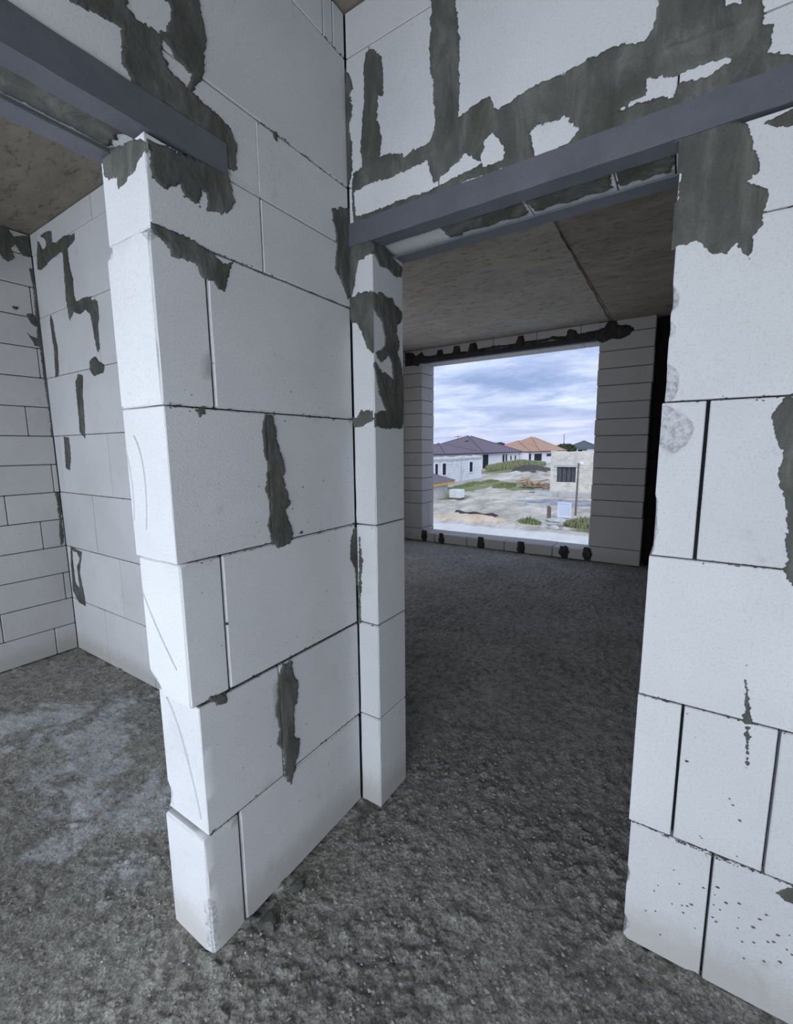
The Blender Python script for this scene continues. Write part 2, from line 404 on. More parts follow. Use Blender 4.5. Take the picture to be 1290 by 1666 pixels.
floor = tag(grid_floor(), kind='structure')
MB().box((-3.4, -3.8, -.3), (3.8, 5.95, -.03)).build('floor_slab', M_CORE, floor)

def grit(n, xr, yr, s0, s1, mat, name, parent, seed, dens=None):
    rg = np.random.default_rng(seed); base = np.array([(1,0,0),(-1,0,0),(0,1,0),(0,-1,0),(0,0,1),(0,0,-1)], float)
    tri = [(0,2,4),(2,1,4),(1,3,4),(3,0,4),(2,0,5),(1,2,5),(3,1,5),(0,3,5)]
    V = []; F = []; c = 0
    for i in range(n):
        x = rg.uniform(*xr); y = rg.uniform(*yr)
        if dens and not dens(x, y, rg): continue
        s = s0+(s1-s0)*rg.random()**3; q = base*s*rg.uniform(.6, 1.2, (6, 1))*np.array([1, .8, .55]); a = rg.uniform(0, 6.28)
        R_ = np.array([[math.cos(a), -math.sin(a), 0], [math.sin(a), math.cos(a), 0], [0, 0, 1]])
        q = q@R_.T+np.array([x, y, s*.15-.002]); V.append(q); F += [(c+t[0], c+t[1], c+t[2]) for t in tri]; c += 6
    return tag(mesh_obj(name, np.concatenate(V), F, mat, parent), kind='stuff')
M_GRIT = plain('gravel_grit', (.16, .155, .145), (.36, .35, .33), 60, .9, .2, .002)
def not_wall(x, y, rg):
    if -.23 < x < .03 and y > -.03: return False
    if L-.03 < y < L+T+.03 and not (.15 < x < .95): return False
    return True
grit(16000, (-1.9, 1.6), (-.95, 1.5), .0022, .0105, M_GRIT, 'gravel_grit', floor, 3, not_wall)
M_CRUMB = plain('white_crumbs', (.42, .42, .43), (.6, .6, .62), 60, .9, .2, .002)
grit(420, (-2.2, .1), (-.25, .66), .0015, .006, M_CRUMB, 'block_crumbs', floor, 4, not_wall)
# two flat mortar lumps lying along the foot of the partition
for (x, y, s, rz) in [(.05, .30, .036, .5), (.055, .165, .045, 1.2), (.07, .62, .03, .2)]:
    V = []; n = 14
    for ring, (rad, z) in enumerate([(1, -.004), (.92, .010), (.55, .015)]):
        for k in range(n):
            a = 2*math.pi*k/n; q = rad*s*(1+.22*math.sin(3*a+x*90)+.12*math.sin(5*a+y*50))
            V.append((x+q*math.cos(a+rz)*.55, y+q*math.sin(a+rz)*.75, z))
    F = [(r_*n+k, r_*n+(k+1) % n, (r_+1)*n+(k+1) % n, (r_+1)*n+k) for r_ in range(2) for k in range(n)]+[tuple(2*n+k for k in range(n))]
    mesh_obj('mortar_lump', V, F, M_MORTAR, floor)

# ------------------------------------------------------------------ ceilings
ceiling = tag(empty('ceiling', (0, 0, CZ)), kind='structure')
def slab(x0, x1, y0, y1, z, mat, name='ceiling_slab'):
    return MB().box((x0, y0, z), (x1, y1, z+.2)).build(name, mat, ceiling)
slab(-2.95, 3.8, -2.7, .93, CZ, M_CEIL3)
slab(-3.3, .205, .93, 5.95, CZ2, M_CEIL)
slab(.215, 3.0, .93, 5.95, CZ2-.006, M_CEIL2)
mb = MB()                                                  # thin fin of cement squeezed through the formwork seam
ys = np.linspace(.95, 5.5, 60); pts = []
for i, y in enumerate(ys):
    wv = .006+.004*math.sin(i*1.7)+.003*math.sin(i*.6); hgt = .010+.006*math.sin(i*2.3)
    xo = .21-.012*(y-2.5)+.004*math.sin(i*.9)
    pts += [(xo-wv, y, CZ2+.004), (xo, y, CZ2-.006-hgt), (xo+wv, y, CZ2+.004)]
mb.poly(pts, [(i*3, i*3+3, i*3+4, i*3+1) for i in range(59)]+[(i*3+1, i*3+4, i*3+5, i*3+2) for i in range(59)])
mb.build('cement_fin', M_CEIL2, ceiling)

# ------------------------------------------------------------------ wall with the doorway (middle)
wall_m = tag(empty('wall_middle', (0, L, 0)), kind='structure')
core = MB()
core.box((XL-.1, L+.008, 0), (.094, L+T-.008, 2.2)); core.box((1.035, L+.03, 0), (3.7, L+T-.008, 2.2))
core.box((XL-.1, L+.008, 2.225), (3.7, L+T-.008, CZ))
core.build('mortar_core', M_CORE, wall_m)
def course(z0, z1, breaks, yf, t, parent, mat=M_BLOCK, cell=.10, widths={}, chips={}, e=.002, j=J, matmap={}):
    for i in range(len(breaks)-1):
        x0, x1 = breaks[i], breaks[i+1]
        g0 = widths.get(x0, j); g1 = widths.get(x1, j); pr = random.uniform(-.0008, .0008)
        block((x0+g0, yf+pr, z0+j), (x1-g1, yf+t, z1-j), parent, matmap.get(i, mat), chips=chips.get(i, ()), cell=(.007 if chips.get(i) else cell), e=e)
Wd = {1.107: .0036, 1.306: .0034, 1.203: .0034, 1.103: .0042}
PY = (0, 1, 0); PX_ = (1, 0, 0)
xe = 1.0037
course(0, .4, [xe, 1.203, 1.80, 2.4, 3.0, 3.6], L, T, wall_m, widths=Wd, cell=.03, chips={0: [((xe, L, .05), (.016, .1, .035), (1, .3, 0), .008), ((xe, L, .22), (.008, .1, .03), (1, .3, 0), .005)]})
course(.4, .8, [xe-.006, 1.107, 1.306, 1.9, 2.5, 3.1, 3.6], L, T, wall_m, widths=Wd, cell=.03)
course(.8, 1.2, [xe-.004, 1.60, 2.2, 2.8, 3.6], L, T, wall_m, cell=.03)
course(1.2, 1.6, [xe, 1.103, 1.70, 2.3, 2.9, 3.6], L, T, wall_m, widths=Wd, cell=.03,
       chips={0: [((1.036, L, 1.528), (.044, .1, .060), PY, .009), ((1.012, L, 1.565), (.03, .1, .03), PY, .004), ((xe, L, 1.28), (.012, .1, .09), (1, .2, 0), .006)]})
course(1.6, 2.0, [xe+.004, 1.60, 2.2, 2.8, 3.6], L, T, wall_m, chips={0: [((1.008, L, 1.645), (.030, .08, .055), (.15, 1, 0), .010), ((1.006, L, 1.85), (.018, .08, .032), (.3, 1, 0), .011), ((1.01, L, 1.775), (.012, .05, .02), (.3, 1, 0), .005)]})
course(2.0, 2.2, [xe, 1.33, 1.9, 2.5, 3.6], L, T, wall_m, cell=.03)
# narrow jamb beside the inner corner
for i in range(5):
    block((.0025, L+random.uniform(-.001, .001), i*.4+J), (.1001, L+T, (i+1)*.4-J), wall_m, M_BLOCK, cell=.03)
block((.0025, L, 2.0+J), (.1001, L+T, 2.2), wall_m, M_BLOCK, cell=.03)
# cut blocks bedded on the steel lintel, then full courses above
yb = L+.0005
course(2.213, 2.4, [.0015, .36, .61, .85, .99, 1.22, 1.8, 2.4, 3.6], yb, T-.001, wall_m, cell=.05)
course(2.4, 2.8, [.0015, .10, .382, .986, 1.60, 2.2, 3.6], L, T, wall_m, cell=.05)
course(2.8, CZ-.004, [.0015, .62, 1.22, 1.9, 2.6, 3.6], L, T, wall_m, cell=.05)
# the same wall seen in the left room
def offs(z0, z1, first, cell=.1):
    bs = [XL]; x = first
    if x > XL+.3: bs.append(XL+.08+random.uniform(0, .03)) if first > -2.1 else None
    while x < -.3: bs.append(x); x += .6
    bs.append(-.203); course(z0, z1, bs, L, T, wall_m, cell=cell)
for k, fst in enumerate([-2.24, -1.952, -2.24, -1.949, -2.262, -1.93, -2.25]): offs(k*.4, k*.4+.4, fst)
offs(2.8, CZ-.004, -1.863)

# ------------------------------------------------------------------ partition with the doorway at left
wall_p = tag(empty('wall_partition', (-.1, 0, 0)), kind='structure')
core = MB(); core.box((-.192, .03, 0), (-.008, L, 2.2)); core.box((-.192, .23, 2.2), (-.008, L, CZ)); core.box((-.192, -1.2, 2.225), (-.008, .23, CZ)); core.box((-.19, -2.5, 0), (-.01, -1.2, CZ))
core.build('mortar_core', M_CORE, wall_p)
def pcourse(z0, z1, ys, matmap={}, chips={}, cell=.03, x0=-.2, x1=0.0, e=.0022):
    for i in range(len(ys)-1):
        block((x0, ys[i]+(0 if i == 0 else J), z0+J), (x1+random.uniform(-.0006, .0006), ys[i+1]-J, z1-J), wall_p, M_BLOCK if i else matmap.get(0, M_SAWN), cell=(cell if i == 0 or cell > .05 else .1), chips=chips.get(i, ()), e=e)
YE = L-.001
pcourse(0, .392, [.006, .125, YE], chips={0: [((0, .006, .12), (.012, .012, .09), (-1, 1, 0), .004), ((0, .006, .02), (.02, .02, .03), (-1, 1, 0), .006)]}, e=.006)
pcourse(.396, .792, [.022, .305, YE], chips={0: [((-.2, .02, .45), (.02, .02, .03), (1, .4, 0), .008)]})
pcourse(.796, 1.2, [.0, .123, YE], chips={0: [((-.2, 0, .80), (.06, .06, .05), (.6, .2, 1), .03)]}, e=.005)
pcourse(1.2, 1.6, [-.006, .305, YE])
pcourse(1.6, 2.0, [-.009, .136, YE], chips={0: [((-.2, -.009, 2.0), (.03, .03, .03), (.7, .5, -.6), .012), ((0, -.009, 1.995), (.03, .02, .03), (-.5, .6, -.5), .008)]}, e=.005)
pcourse(2.0, 2.2, [.0, .325, YE])
pcourse(2.2, 2.4, [.325-J, YE])
block((-.2, .219, 2.2005), (-.0004, .3235, 2.2165), wall_p, M_BLOCK, cell=.1, e=.0005)
pcourse(2.213, 2.4, [-1.19, -.8, -.3, .325], cell=.1, x1=-.0005)
pcourse(2.4, 2.8, [-1.19, -.45, .152, YE], cell=.1)
pcourse(2.8, CZ-.004, [-1.19, -.58, .02, .617, .664, YE], cell=.1)
for k in range(7): pcourse(k*.4, k*.4+.4 if k < 7 else CZ, [-2.5, -2.15+(k % 2)*.3, -1.6+(k % 2)*.2, -1.192], cell=.2)
# saw ridges across the cut ends
def ridge(pts, y, w_=.004, h_=.0035):
    mb = MB(); P_ = []
    for (x, z) in pts: P_ += [(x-w_, y+.001, z), (x, y-h_, z), (x+w_*.25, y+.001, z)]
    n = len(pts); mb.poly(P_, [(i*3, i*3+1, i*3+4, i*3+3) for i in range(n-1)]+[(i*3+1, i*3+2, i*3+5, i*3+4) for i in range(n-1)])
    mb.build('saw_ridge', M_SAWN, wall_p)
def curve(p0, p1, p2, n=14): return [tuple((1-t)**2*np.array(p0)+2*t*(1-t)*np.array(p1)+t*t*np.array(p2)) for t in np.linspace(0, 1, n)]
ridge(curve((-.155, .775), (-.085, .70), (-.028, .44)), .0215, .007, .004)
ridge(curve((-.195, 1.10), (-.14, 1.0), (-.05, .90)), -.0005, .005, .003)
ridge(curve((-.15, 1.53), (-.09, 1.46), (-.13, 1.28)), -.0065, .005, .003)
ridge(curve((-.20, 1.50), (-.17, 1.40), (-.19, 1.30)), -.0065, .004, .002)

# ------------------------------------------------------------------ mortar smears and blobs
PAR = {'wall_middle': wall_m, 'wall_partition': wall_p}
wall_l = tag(empty('wall_left', (XL, -1.0, 0)), kind='structure'); PAR['wall_left'] = wall_l
wall_b = tag(empty('wall_back', (-1.2, YW, 0)), kind='structure'); PAR['wall_back'] = wall_b
MORTAR = [
  ('y',0.7247,'wall_middle','mortar_smear',0.004,[(0.019,2.414),(0.026,2.439),(0.069,2.448),(0.055,2.507),(0.073,2.602),(0.08,2.691),(0.079,2.754),(0.09,2.784),(0.108,2.786),(0.13,2.768),(0.151,2.741),(0.158,2.703),(0.152,2.635),(0.135,2.638),(0.131,2.563),(0.143,2.541),(0.144,2.476),(0.136,2.453),(0.176,2.449),(0.226,2.436),(0.231,2.418),(0.273,2.431),(0.331,2.435),(0.344,2.456),(0.348,2.489),(0.339,2.609),(0.326,2.689),(0.33,2.784),(0.338,2.875),(0.415,2.836),(0.415,2.759),(0.426,2.692),(0.427,2.581),(0.427,2.468),(0.521,2.486),(0.549,2.442),(0.628,2.453),(0.77,2.46),(0.848,2.467),(0.913,2.447),(0.933,2.474),(0.942,2.519),(0.946,2.554),(1.06,2.497),(1.067,2.45),(1.097,2.439),(1.104,2.475),(1.131,2.462),(1.141,2.377),(1.161,2.373),(1.153,2.32),(1.195,2.297),(1.243,2.287),(1.244,2.273),(1.104,2.276),(0.858,2.279),(0.708,2.278),(0.656,2.279),(0.534,2.285),(0.457,2.286),(0.342,2.278),(0.215,2.272),(0.089,2.27),(0.024,2.275),(0.02,2.348)],[[(0.019,2.384),(0.091,2.39),(0.204,2.379),(0.324,2.391),(0.34,2.314),(0.389,2.33),(0.45,2.36),(0.48,2.337),(0.498,2.32),(0.477,2.309),(0.406,2.304),(0.344,2.295),(0.215,2.296),(0.089,2.295),(0.03,2.298)],[(0.51,2.373),(0.532,2.386),(0.574,2.338),(0.571,2.304),(0.511,2.307),(0.499,2.336)],[(0.639,2.358),(0.737,2.355),(0.761,2.321),(0.777,2.314),(0.748,2.283),(0.659,2.283),(0.651,2.308)],[(0.927,2.363),(0.984,2.347),(1.079,2.347),(1.084,2.333),(1.045,2.322),(0.992,2.328),(0.982,2.3),(0.937,2.313),(0.884,2.318),(0.835,2.313),(0.856,2.319),(0.922,2.336)]]),
  ('y',0.7247,'wall_middle','mortar_smear',0.004,[(-0.005,2.771),(0.018,2.753),(0.033,2.71),(0.019,2.679),(0.025,2.648),(0.012,2.583),(0.025,2.54),(0.015,2.448),(0.007,2.412),(-0.015,2.418),(-0.011,2.662)],[]),
  ('x',0,'wall_partition','mortar_smear',0.004,[(0.635,2.297),(0.678,2.32),(0.732,2.341),(0.736,2.175),(0.736,2.07),(0.709,2.02),(0.69,2.057),(0.642,2.104),(0.657,2.208),(0.637,2.259)],[]),
  ('x',0,'wall_partition','mortar_smear',0.004,[(-0.124,2.382),(-0.124,2.361),(-0.038,2.382),(-0.026,2.381),(-0.032,2.32),(-0.011,2.275),(0.03,2.28),(0.104,2.281),(0.208,2.27),(0.215,2.241),(0.223,2.226),(0.245,2.236),(0.254,2.3),(0.231,2.332),(0.175,2.343),(0.125,2.349),(0.153,2.392),(0.168,2.415),(0.178,2.502),(0.168,2.534),(0.165,2.596)],[[(-0.012,2.465),(0.086,2.513),(0.091,2.493),(0.073,2.447),(0.05,2.428),(0.003,2.418),(-0.013,2.428)],[(0.063,2.418),(0.132,2.39),(0.118,2.351),(0.087,2.359),(0.056,2.383)]]),
  ('x',0,'wall_partition','mortar_smear',0.004,[(0.008,2.184),(0.011,2.17),(0.015,2.109),(0.036,2.098),(0.083,2.126),(0.089,2.099),(0.13,2.101),(0.138,2.141),(0.151,2.131),(0.148,2.091),(0.205,2.108),(0.239,2.15),(0.219,2.22),(0.182,2.217),(0.147,2.208),(0.091,2.197),(0.039,2.192)],[]),
  ('y',0.0,'wall_partition','mortar_smear',0.004,[(-0.188,2.199),(-0.162,2.217),(-0.077,2.197),(-0.01,2.187),(0.003,2.173),(0.006,2.159),(-0.021,2.157),(-0.048,2.129),(-0.128,2.118),(-0.132,2.14),(-0.191,2.158)],[]),
  ('x',0,'wall_partition','mortar_smear',0.004,[(-0.014,1.997),(-0.001,2.009),(0.051,2.011),(0.114,2.006),(0.156,1.996),(0.186,1.979),(0.217,1.992),(0.208,1.97),(0.188,1.908),(0.17,1.913),(0.153,1.931),(0.125,1.93),(0.113,1.952),(0.077,1.958),(0.046,1.955),(0.035,1.971),(0.021,1.983),(0.005,1.994)],[]),
  ('x',0,'wall_partition','mortar_smear',0.004,[(0.299,1.592),(0.334,1.596),(0.348,1.5),(0.373,1.427),(0.358,1.403),(0.388,1.322),(0.362,1.295),(0.397,1.214),(0.378,1.182),(0.328,1.179),(0.304,1.209),(0.292,1.256),(0.306,1.319),(0.286,1.368),(0.304,1.446),(0.291,1.477),(0.286,1.546)],[]),
  ('x',0,'wall_partition','mortar_smear',0.004,[(0.321,0.789),(0.366,0.783),(0.366,0.746),(0.385,0.69),(0.379,0.626),(0.366,0.614),(0.364,0.547),(0.356,0.508),(0.382,0.483),(0.37,0.426),(0.335,0.346),(0.308,0.389),(0.309,0.455),(0.282,0.529),(0.296,0.568),(0.287,0.646),(0.301,0.748)],[]),
  ('x',0,'wall_partition','mortar_smear',0.002,[(0.707,1.182),(0.738,1.182),(0.729,0.925),(0.71,1.026),(0.687,1.062),(0.684,1.114)],[]),
  ('y',0.7247,'wall_middle','mortar_smear',0.002,[(0.016,1.18),(0.023,1.109),(0.03,1.058),(0.018,0.94),(0.014,0.799),(0.004,0.797)],[]),
  ('y',0.7247,'wall_middle','mortar_smear',0.004,[(0.004,2.221),(0.083,2.212),(0.101,2.205),(0.1,2.164),(0.082,2.159),(0.034,2.158),(0.022,2.09),(0.004,2.045),(-0.004,2.03),(-0.004,2.135)],[]),
  ('y',0.7247,'wall_middle','mortar_smear',0.004,[(-0.005,2.014),(0.004,2.033),(0.042,2.046),(0.092,2.04),(0.102,2.031),(0.102,1.875),(0.101,1.835),(0.095,1.826),(0.074,1.846),(0.057,1.882),(0.049,1.911),(0.023,1.948),(0.001,1.951),(-0.004,1.973)],[]),
  ('y',0.7247,'wall_middle','mortar_smear',0.004,[(-0.004,1.607),(0.019,1.602),(0.042,1.629),(0.094,1.628),(0.093,1.59),(0.068,1.587),(0.04,1.573),(0.007,1.572)],[]),
  ('x',0.1,'wall_middle','mortar_smear',0.004,[(0.728,2.208),(0.794,2.21),(0.924,2.179),(0.911,2.141),(0.87,2.133),(0.83,2.142),(0.77,2.139),(0.727,2.165)],[]),
  ('x',0.1,'wall_middle','mortar_smear',0.004,[(0.724,2.039),(0.756,2.036),(0.768,2.047),(0.828,2.042),(0.852,2.051),(0.868,2.031),(0.913,2.017),(0.918,2.0),(0.909,1.972),(0.879,1.961),(0.874,1.926),(0.895,1.899),(0.894,1.864),(0.881,1.862),(0.906,1.821),(0.914,1.786),(0.929,1.711),(0.933,1.688),(0.921,1.603),(0.911,1.565),(0.834,1.568),(0.725,1.568),(0.719,1.619),(0.796,1.632),(0.78,1.653),(0.751,1.693),(0.724,1.794),(0.733,1.804),(0.776,1.768),(0.799,1.773),(0.846,1.756),(0.839,1.811),(0.82,1.843),(0.8,1.822),(0.769,1.801),(0.739,1.817),(0.74,1.834),(0.793,1.859),(0.798,1.89),(0.784,1.945),(0.73,1.981)],[]),
  ('y',0.7247,'wall_middle','mortar_smear',0.004,[(0.992,2.215),(0.997,2.216),(1.093,2.209),(1.127,2.195),(1.136,2.173),(1.144,2.14),(1.159,2.092),(1.139,2.073),(1.171,2.051),(1.178,2.031),(1.17,2.002),(1.173,1.988),(1.173,1.976),(1.161,1.957),(1.154,1.907),(1.135,1.935),(1.126,1.946),(1.112,1.929),(1.086,1.932),(1.063,1.952),(1.053,1.973),(1.032,1.965),(1.009,1.965),(0.996,1.968),(0.99,2.044),(0.993,2.071),(1.007,2.067),(1.006,2.128),(0.996,2.144),(0.994,2.171)],[]),
  ('y',0.7247,'wall_middle','mortar_smear',0.004,[(1.16,2.183),(1.214,2.192),(1.243,2.186),(1.248,2.137),(1.207,2.159),(1.185,2.164)],[]),
  ('y',0.7247,'wall_middle','mortar_smear',0.004,[(1.308,1.6),(1.246,1.598),(1.224,1.56),(1.234,1.519),(1.254,1.459),(1.245,1.423),(1.267,1.362),(1.275,1.306),(1.274,1.254),(1.284,1.211),(1.277,1.195),(1.298,1.166),(1.349,1.17)],[]),
  ('y',0.7247,'wall_middle','mortar_smear',0.003,[(1.336,0.362),(1.365,0.396),(1.407,0.431),(1.415,0.354),(1.369,0.351),(1.352,0.349)],[]),
  ('y',0.7247,'wall_middle','mortar_smear',0.004,[(-2.585,2.893),(-2.467,2.886),(-2.404,2.873),(-2.413,2.81),(-2.362,2.79),(-2.23,2.804),(-2.097,2.781),(-2.106,2.749),(-2.207,2.725),(-2.21,2.647),(-2.177,2.54),(-2.186,2.44),(-2.159,2.407),(-2.072,2.416),(-1.969,2.401),(-1.974,2.381),(-1.898,2.367),(-1.898,2.263),(-1.923,2.225),(-1.926,2.105),(-1.949,2.072),(-1.965,2.11),(-1.999,2.308),(-2.058,2.339),(-2.128,2.325),(-2.207,2.356),(-2.28,2.316),(-2.291,2.378),(-2.3,2.447),(-2.277,2.698),(-2.287,2.729),(-2.48,2.714),(-2.608,2.689),(-2.676,2.704),(-2.663,2.778),(-2.621,2.876),(-2.554,2.799),(-2.501,2.809),(-2.496,2.845)],[]),
  ('y',0.7247,'wall_middle','mortar_smear',0.012,[(-1.991,2.066),(-1.951,2.029),(-1.887,2.001),(-1.903,1.959),(-2.034,1.95),(-2.068,1.983),(-2.053,2.048)],[]),
  ('y',0.7247,'wall_middle','mortar_smear',0.004,[(-2.555,2.395),(-2.526,2.355),(-2.519,2.244),(-2.505,2.186),(-2.527,2.004),(-2.591,1.994),(-2.562,2.162),(-2.574,2.259),(-2.574,2.363)],[]),
  ('x',-2.7416,'wall_left','mortar_smear',0.004,[(0.701,2.72),(0.727,2.725),(0.726,2.56),(0.739,2.424),(0.742,2.259),(0.732,2.013),(0.708,1.993),(0.71,2.12),(0.7,2.268),(0.705,2.351),(0.709,2.595)],[]),
  ('y',0.7247,'wall_middle','mortar_smear',0.004,[(-2.249,1.984),(-2.182,1.966),(-2.209,1.856),(-2.23,1.655),(-2.249,1.578),(-2.312,1.618),(-2.301,1.837),(-2.296,1.939)],[]),
  ('x',-2.7416,'wall_left','mortar_smear',0.004,[(0.706,2.006),(0.753,1.998),(0.753,1.817),(0.744,1.731),(0.739,1.603),(0.712,1.595),(0.716,1.814)],[]),
  ('y',0.7247,'wall_middle','mortar_smear',0.004,[(-2.568,1.591),(-2.49,1.583),(-2.494,1.446),(-2.532,1.363),(-2.594,1.376)],[]),
  ('x',-2.7416,'wall_left','mortar_smear',0.004,[(0.697,1.198),(0.721,1.189),(0.71,0.823),(0.69,0.812),(0.698,1.021)],[]),
  ('y',0.7247,'wall_middle','mortar_smear',0.004,[(-2.673,0.808),(-2.491,0.778),(-2.562,0.62),(-2.519,0.401),(-2.527,0.369),(-2.639,0.379),(-2.721,0.457),(-2.694,0.677)],[[(-2.648,0.774),(-2.574,0.768),(-2.535,0.728),(-2.601,0.66),(-2.594,0.494),(-2.658,0.529),(-2.659,0.682)]]),
  ('x',-2.7416,'wall_left','mortar_smear',0.004,[(0.502,2.947),(0.538,2.939),(0.602,2.956),(0.628,2.89),(0.723,2.932),(0.719,2.797),(0.67,2.789),(0.636,2.847),(0.614,2.816),(0.627,2.76),(0.584,2.723),(0.555,2.751),(0.524,2.816),(0.487,2.81)],[]),
  ('x',-2.7416,'wall_left','mortar_smear',0.003,[(0.652,2.412),(0.681,2.427),(0.7,2.407),(0.705,2.351),(0.699,2.333),(0.674,2.361)],[]),
  ('x',-2.7416,'wall_left','mortar_smear',0.003,[(0.646,2.29),(0.672,2.271),(0.713,2.262),(0.708,2.211),(0.68,2.215),(0.663,2.252)],[]),
  ('x',-2.7416,'wall_left','mortar_smear',0.003,[(0.581,2.443),(0.615,2.451),(0.621,2.441),(0.599,2.43)],[]),
  ('y',5.5,'wall_back','mortar_smear',0.022,[(-2.75,2.77),(-2.75,2.97),(-2.62,2.96),(-2.55,2.9),(-2.45,2.95),(-2.4,2.88),(-2.2,2.87),(-2.17,2.94),(-2.1,2.94),(-2.08,2.87),(-1.93,2.87),(-1.9,2.96),(-1.82,2.96),(-1.8,2.87),(-1.68,2.865),(-1.65,2.965),(-1.56,2.965),(-1.53,2.875),(-1.3,2.89),(-1.1,2.875),(-0.98,2.88),(-0.95,2.97),(-0.88,2.97),(-0.86,2.89),(-0.6,2.885),(-0.5,2.905),(-0.33,2.88),(-0.3,2.965),(-0.22,2.94),(-0.18,2.89),(0.0,2.9),(0.12,2.915),(0.16,2.98),(0.24,2.97),(0.26,2.92),(0.38,2.91),(0.43,2.86),(0.4,2.8),(0.3,2.765),(0.22,2.785),(0.1,2.75),(0.04,2.8),(-0.3,2.815),(-1.0,2.82),(-1.8,2.825),(-2.3,2.82),(-2.47,2.8),(-2.5,2.745),(-2.6,2.77)],[[(-1.45,2.855),(-1.2,2.865),(-1.0,2.85),(-1.2,2.845)],[(-0.75,2.855),(-0.5,2.87),(-0.4,2.85),(-0.6,2.845)]]),
  ('y',5.5,'wall_back','mortar_blob',0.03,[(-2.436,0.169),(-2.374,0.165),(-2.351,0.076),(-2.374,-0.007),(-2.431,-0.003),(-2.465,0.065)],[]),
  ('y',5.5,'wall_back','mortar_blob',0.03,[(-2.123,0.149),(-2.063,0.145),(-2.04,0.049),(-2.061,-0.041),(-2.116,-0.036),(-2.149,0.037)],[]),
  ('y',5.5,'wall_back','mortar_blob',0.03,[(-1.464,0.158),(-1.399,0.152),(-1.373,0.045),(-1.395,-0.055),(-1.454,-0.05),(-1.491,0.032)],[]),
  ('y',5.5,'wall_back','mortar_blob',0.03,[(-0.86,0.149),(-0.791,0.146),(-0.764,0.061),(-0.786,-0.02),(-0.848,-0.018),(-0.888,0.046)],[]),
  ('y',5.5,'wall_back','mortar_blob',0.03,[(-0.277,0.153),(-0.198,0.154),(-0.166,0.081),(-0.192,0.01),(-0.263,0.009),(-0.309,0.063)],[]),
  ('y',5.5,'wall_back','mortar_blob',0.03,[(0.023,0.171),(0.089,0.169),(0.118,0.083),(0.098,0.001),(0.037,0.003),(-0.003,0.068)],[]),
  ('y',0.7247,'wall_middle','mortar_smear',0.0012,[(1.23,0.911),(1.239,0.856),(1.25,0.797),(1.236,0.792),(1.236,0.839)],[]),
  ('y',0.7247,'wall_middle','mortar_smear',0.0012,[(1.24,0.786),(1.247,0.789),(1.255,0.676),(1.25,0.674)],[]),
  ('x',0,'wall_partition','mortar_smear',0.002,[(0.38,2.4),(0.396,2.405),(0.399,2.381),(0.388,2.383)],[]),
  ('x',0,'wall_partition','mortar_smear',0.003,[(0.054,0.804),(0.077,0.801),(0.11,0.787),(0.106,0.76),(0.075,0.774)],[]),
  ('x',0,'wall_partition','mortar_smear',0.003,[(0.08,1.592),(0.104,1.603),(0.098,1.587),(0.088,1.58)],[]),
  ('x',0,'wall_partition','mortar_smear',0.002,[(0.422,1.211),(0.437,1.219),(0.445,1.207)],[]),
]

for ax, val, par, name, thick, outer, holes in MORTAR:
    dark = par == 'wall_back' or (par == 'wall_left') or outer[0][0] < -1.5
    if par == 'wall_partition' and ax == 'y': val = 0.0
    smear(ax, val-.0006 if ax == 'y' else val+.0006, PAR[par], name, thick, outer, holes, M_MORTARD if par == 'wall_back' else M_MORTAR, step=.0028 if par != 'wall_back' else .010)
# mortar on the underside of the blocks between the two lintel angles
def rectp(x0, y0, x1, y1, n=9, a=.006):
    P_ = []
    for k in range(n): P_.append((x0+(x1-x0)*k/n, y0+a*math.sin(k*2.1)))
    P_.append((x1, y0)); 
    for k in range(n): P_.append((x1+(x0-x1)*k/n, y1+a*math.sin(k*1.7)))
    P_.append((x0, y1)); return P_
smear('z', 2.2135, wall_m, 'mortar_smear', .004, rectp(.33, L+.06, .60, L+.145), [], M_MORTAR)
smear('z', 2.2135, wall_m, 'mortar_smear', .004, rectp(.62, L+.06, .84, L+.145), [], M_MORTAR)
smear('z', 2.2135, wall_m, 'mortar_smear', .004, rectp(.86, L+.06, .985, L+.145), [], M_MORTAR)
smear('z', 2.2135, wall_p, 'mortar_smear', .004, rectp(-.145, -.75, -.055, -.01), [], M_MORTAR)
# thin splashes of slurry
SPLAT = [(1.119,.301),(1.085,.23),(1.077,.207),(1.146,.202),(1.158,.207),(1.167,.217),(1.122,.192),(1.06,.129),(1.084,.143),(1.101,.074),(1.19,.286),(1.22,.305),(1.215,.248),(1.229,.242),(1.215,.209),(1.224,.201),(1.268,.286),(1.27,.244),(1.27,.211),(1.282,.177),(1.305,.191),(1.323,.288),(1.312,.267),(1.371,.259),(1.37,.215),(1.38,.207),(1.332,.212),(1.343,.22),(1.35,.245),(1.171,.437),(1.224,.575),(1.232,.56),(1.249,.524),(1.125,.643),(1.252,.42),(1.175,.433),(1.135,.265),(1.15,.18),(1.24,.27),(1.30,.235),(1.215,.28),(1.18,.15),(1.29,.13),(1.33,.15),(1.36,.17)]
mb = MB()
for i, (x, z) in enumerate(SPLAT):
    s = .0028+.0045*((i*37 % 17)/17)**1.5; n = 8; a0 = i*1.3
    ring = [(x+s*(1+.35*math.sin(k*2.2+i))*math.cos(6.283*k/n), L-.0004+.0010, z+s*(.7+.3*math.sin(k+i))*math.sin(6.283*k/n)) for k in range(n)]
    mb.poly(ring+[(x, L-.0028, z)], [(k, (k+1) % n, n) for k in range(n)])
tag(mb.build('mortar_splashes', M_MORTAR, wall_m), kind='stuff')
mb = MB(); rg = random.Random(5)
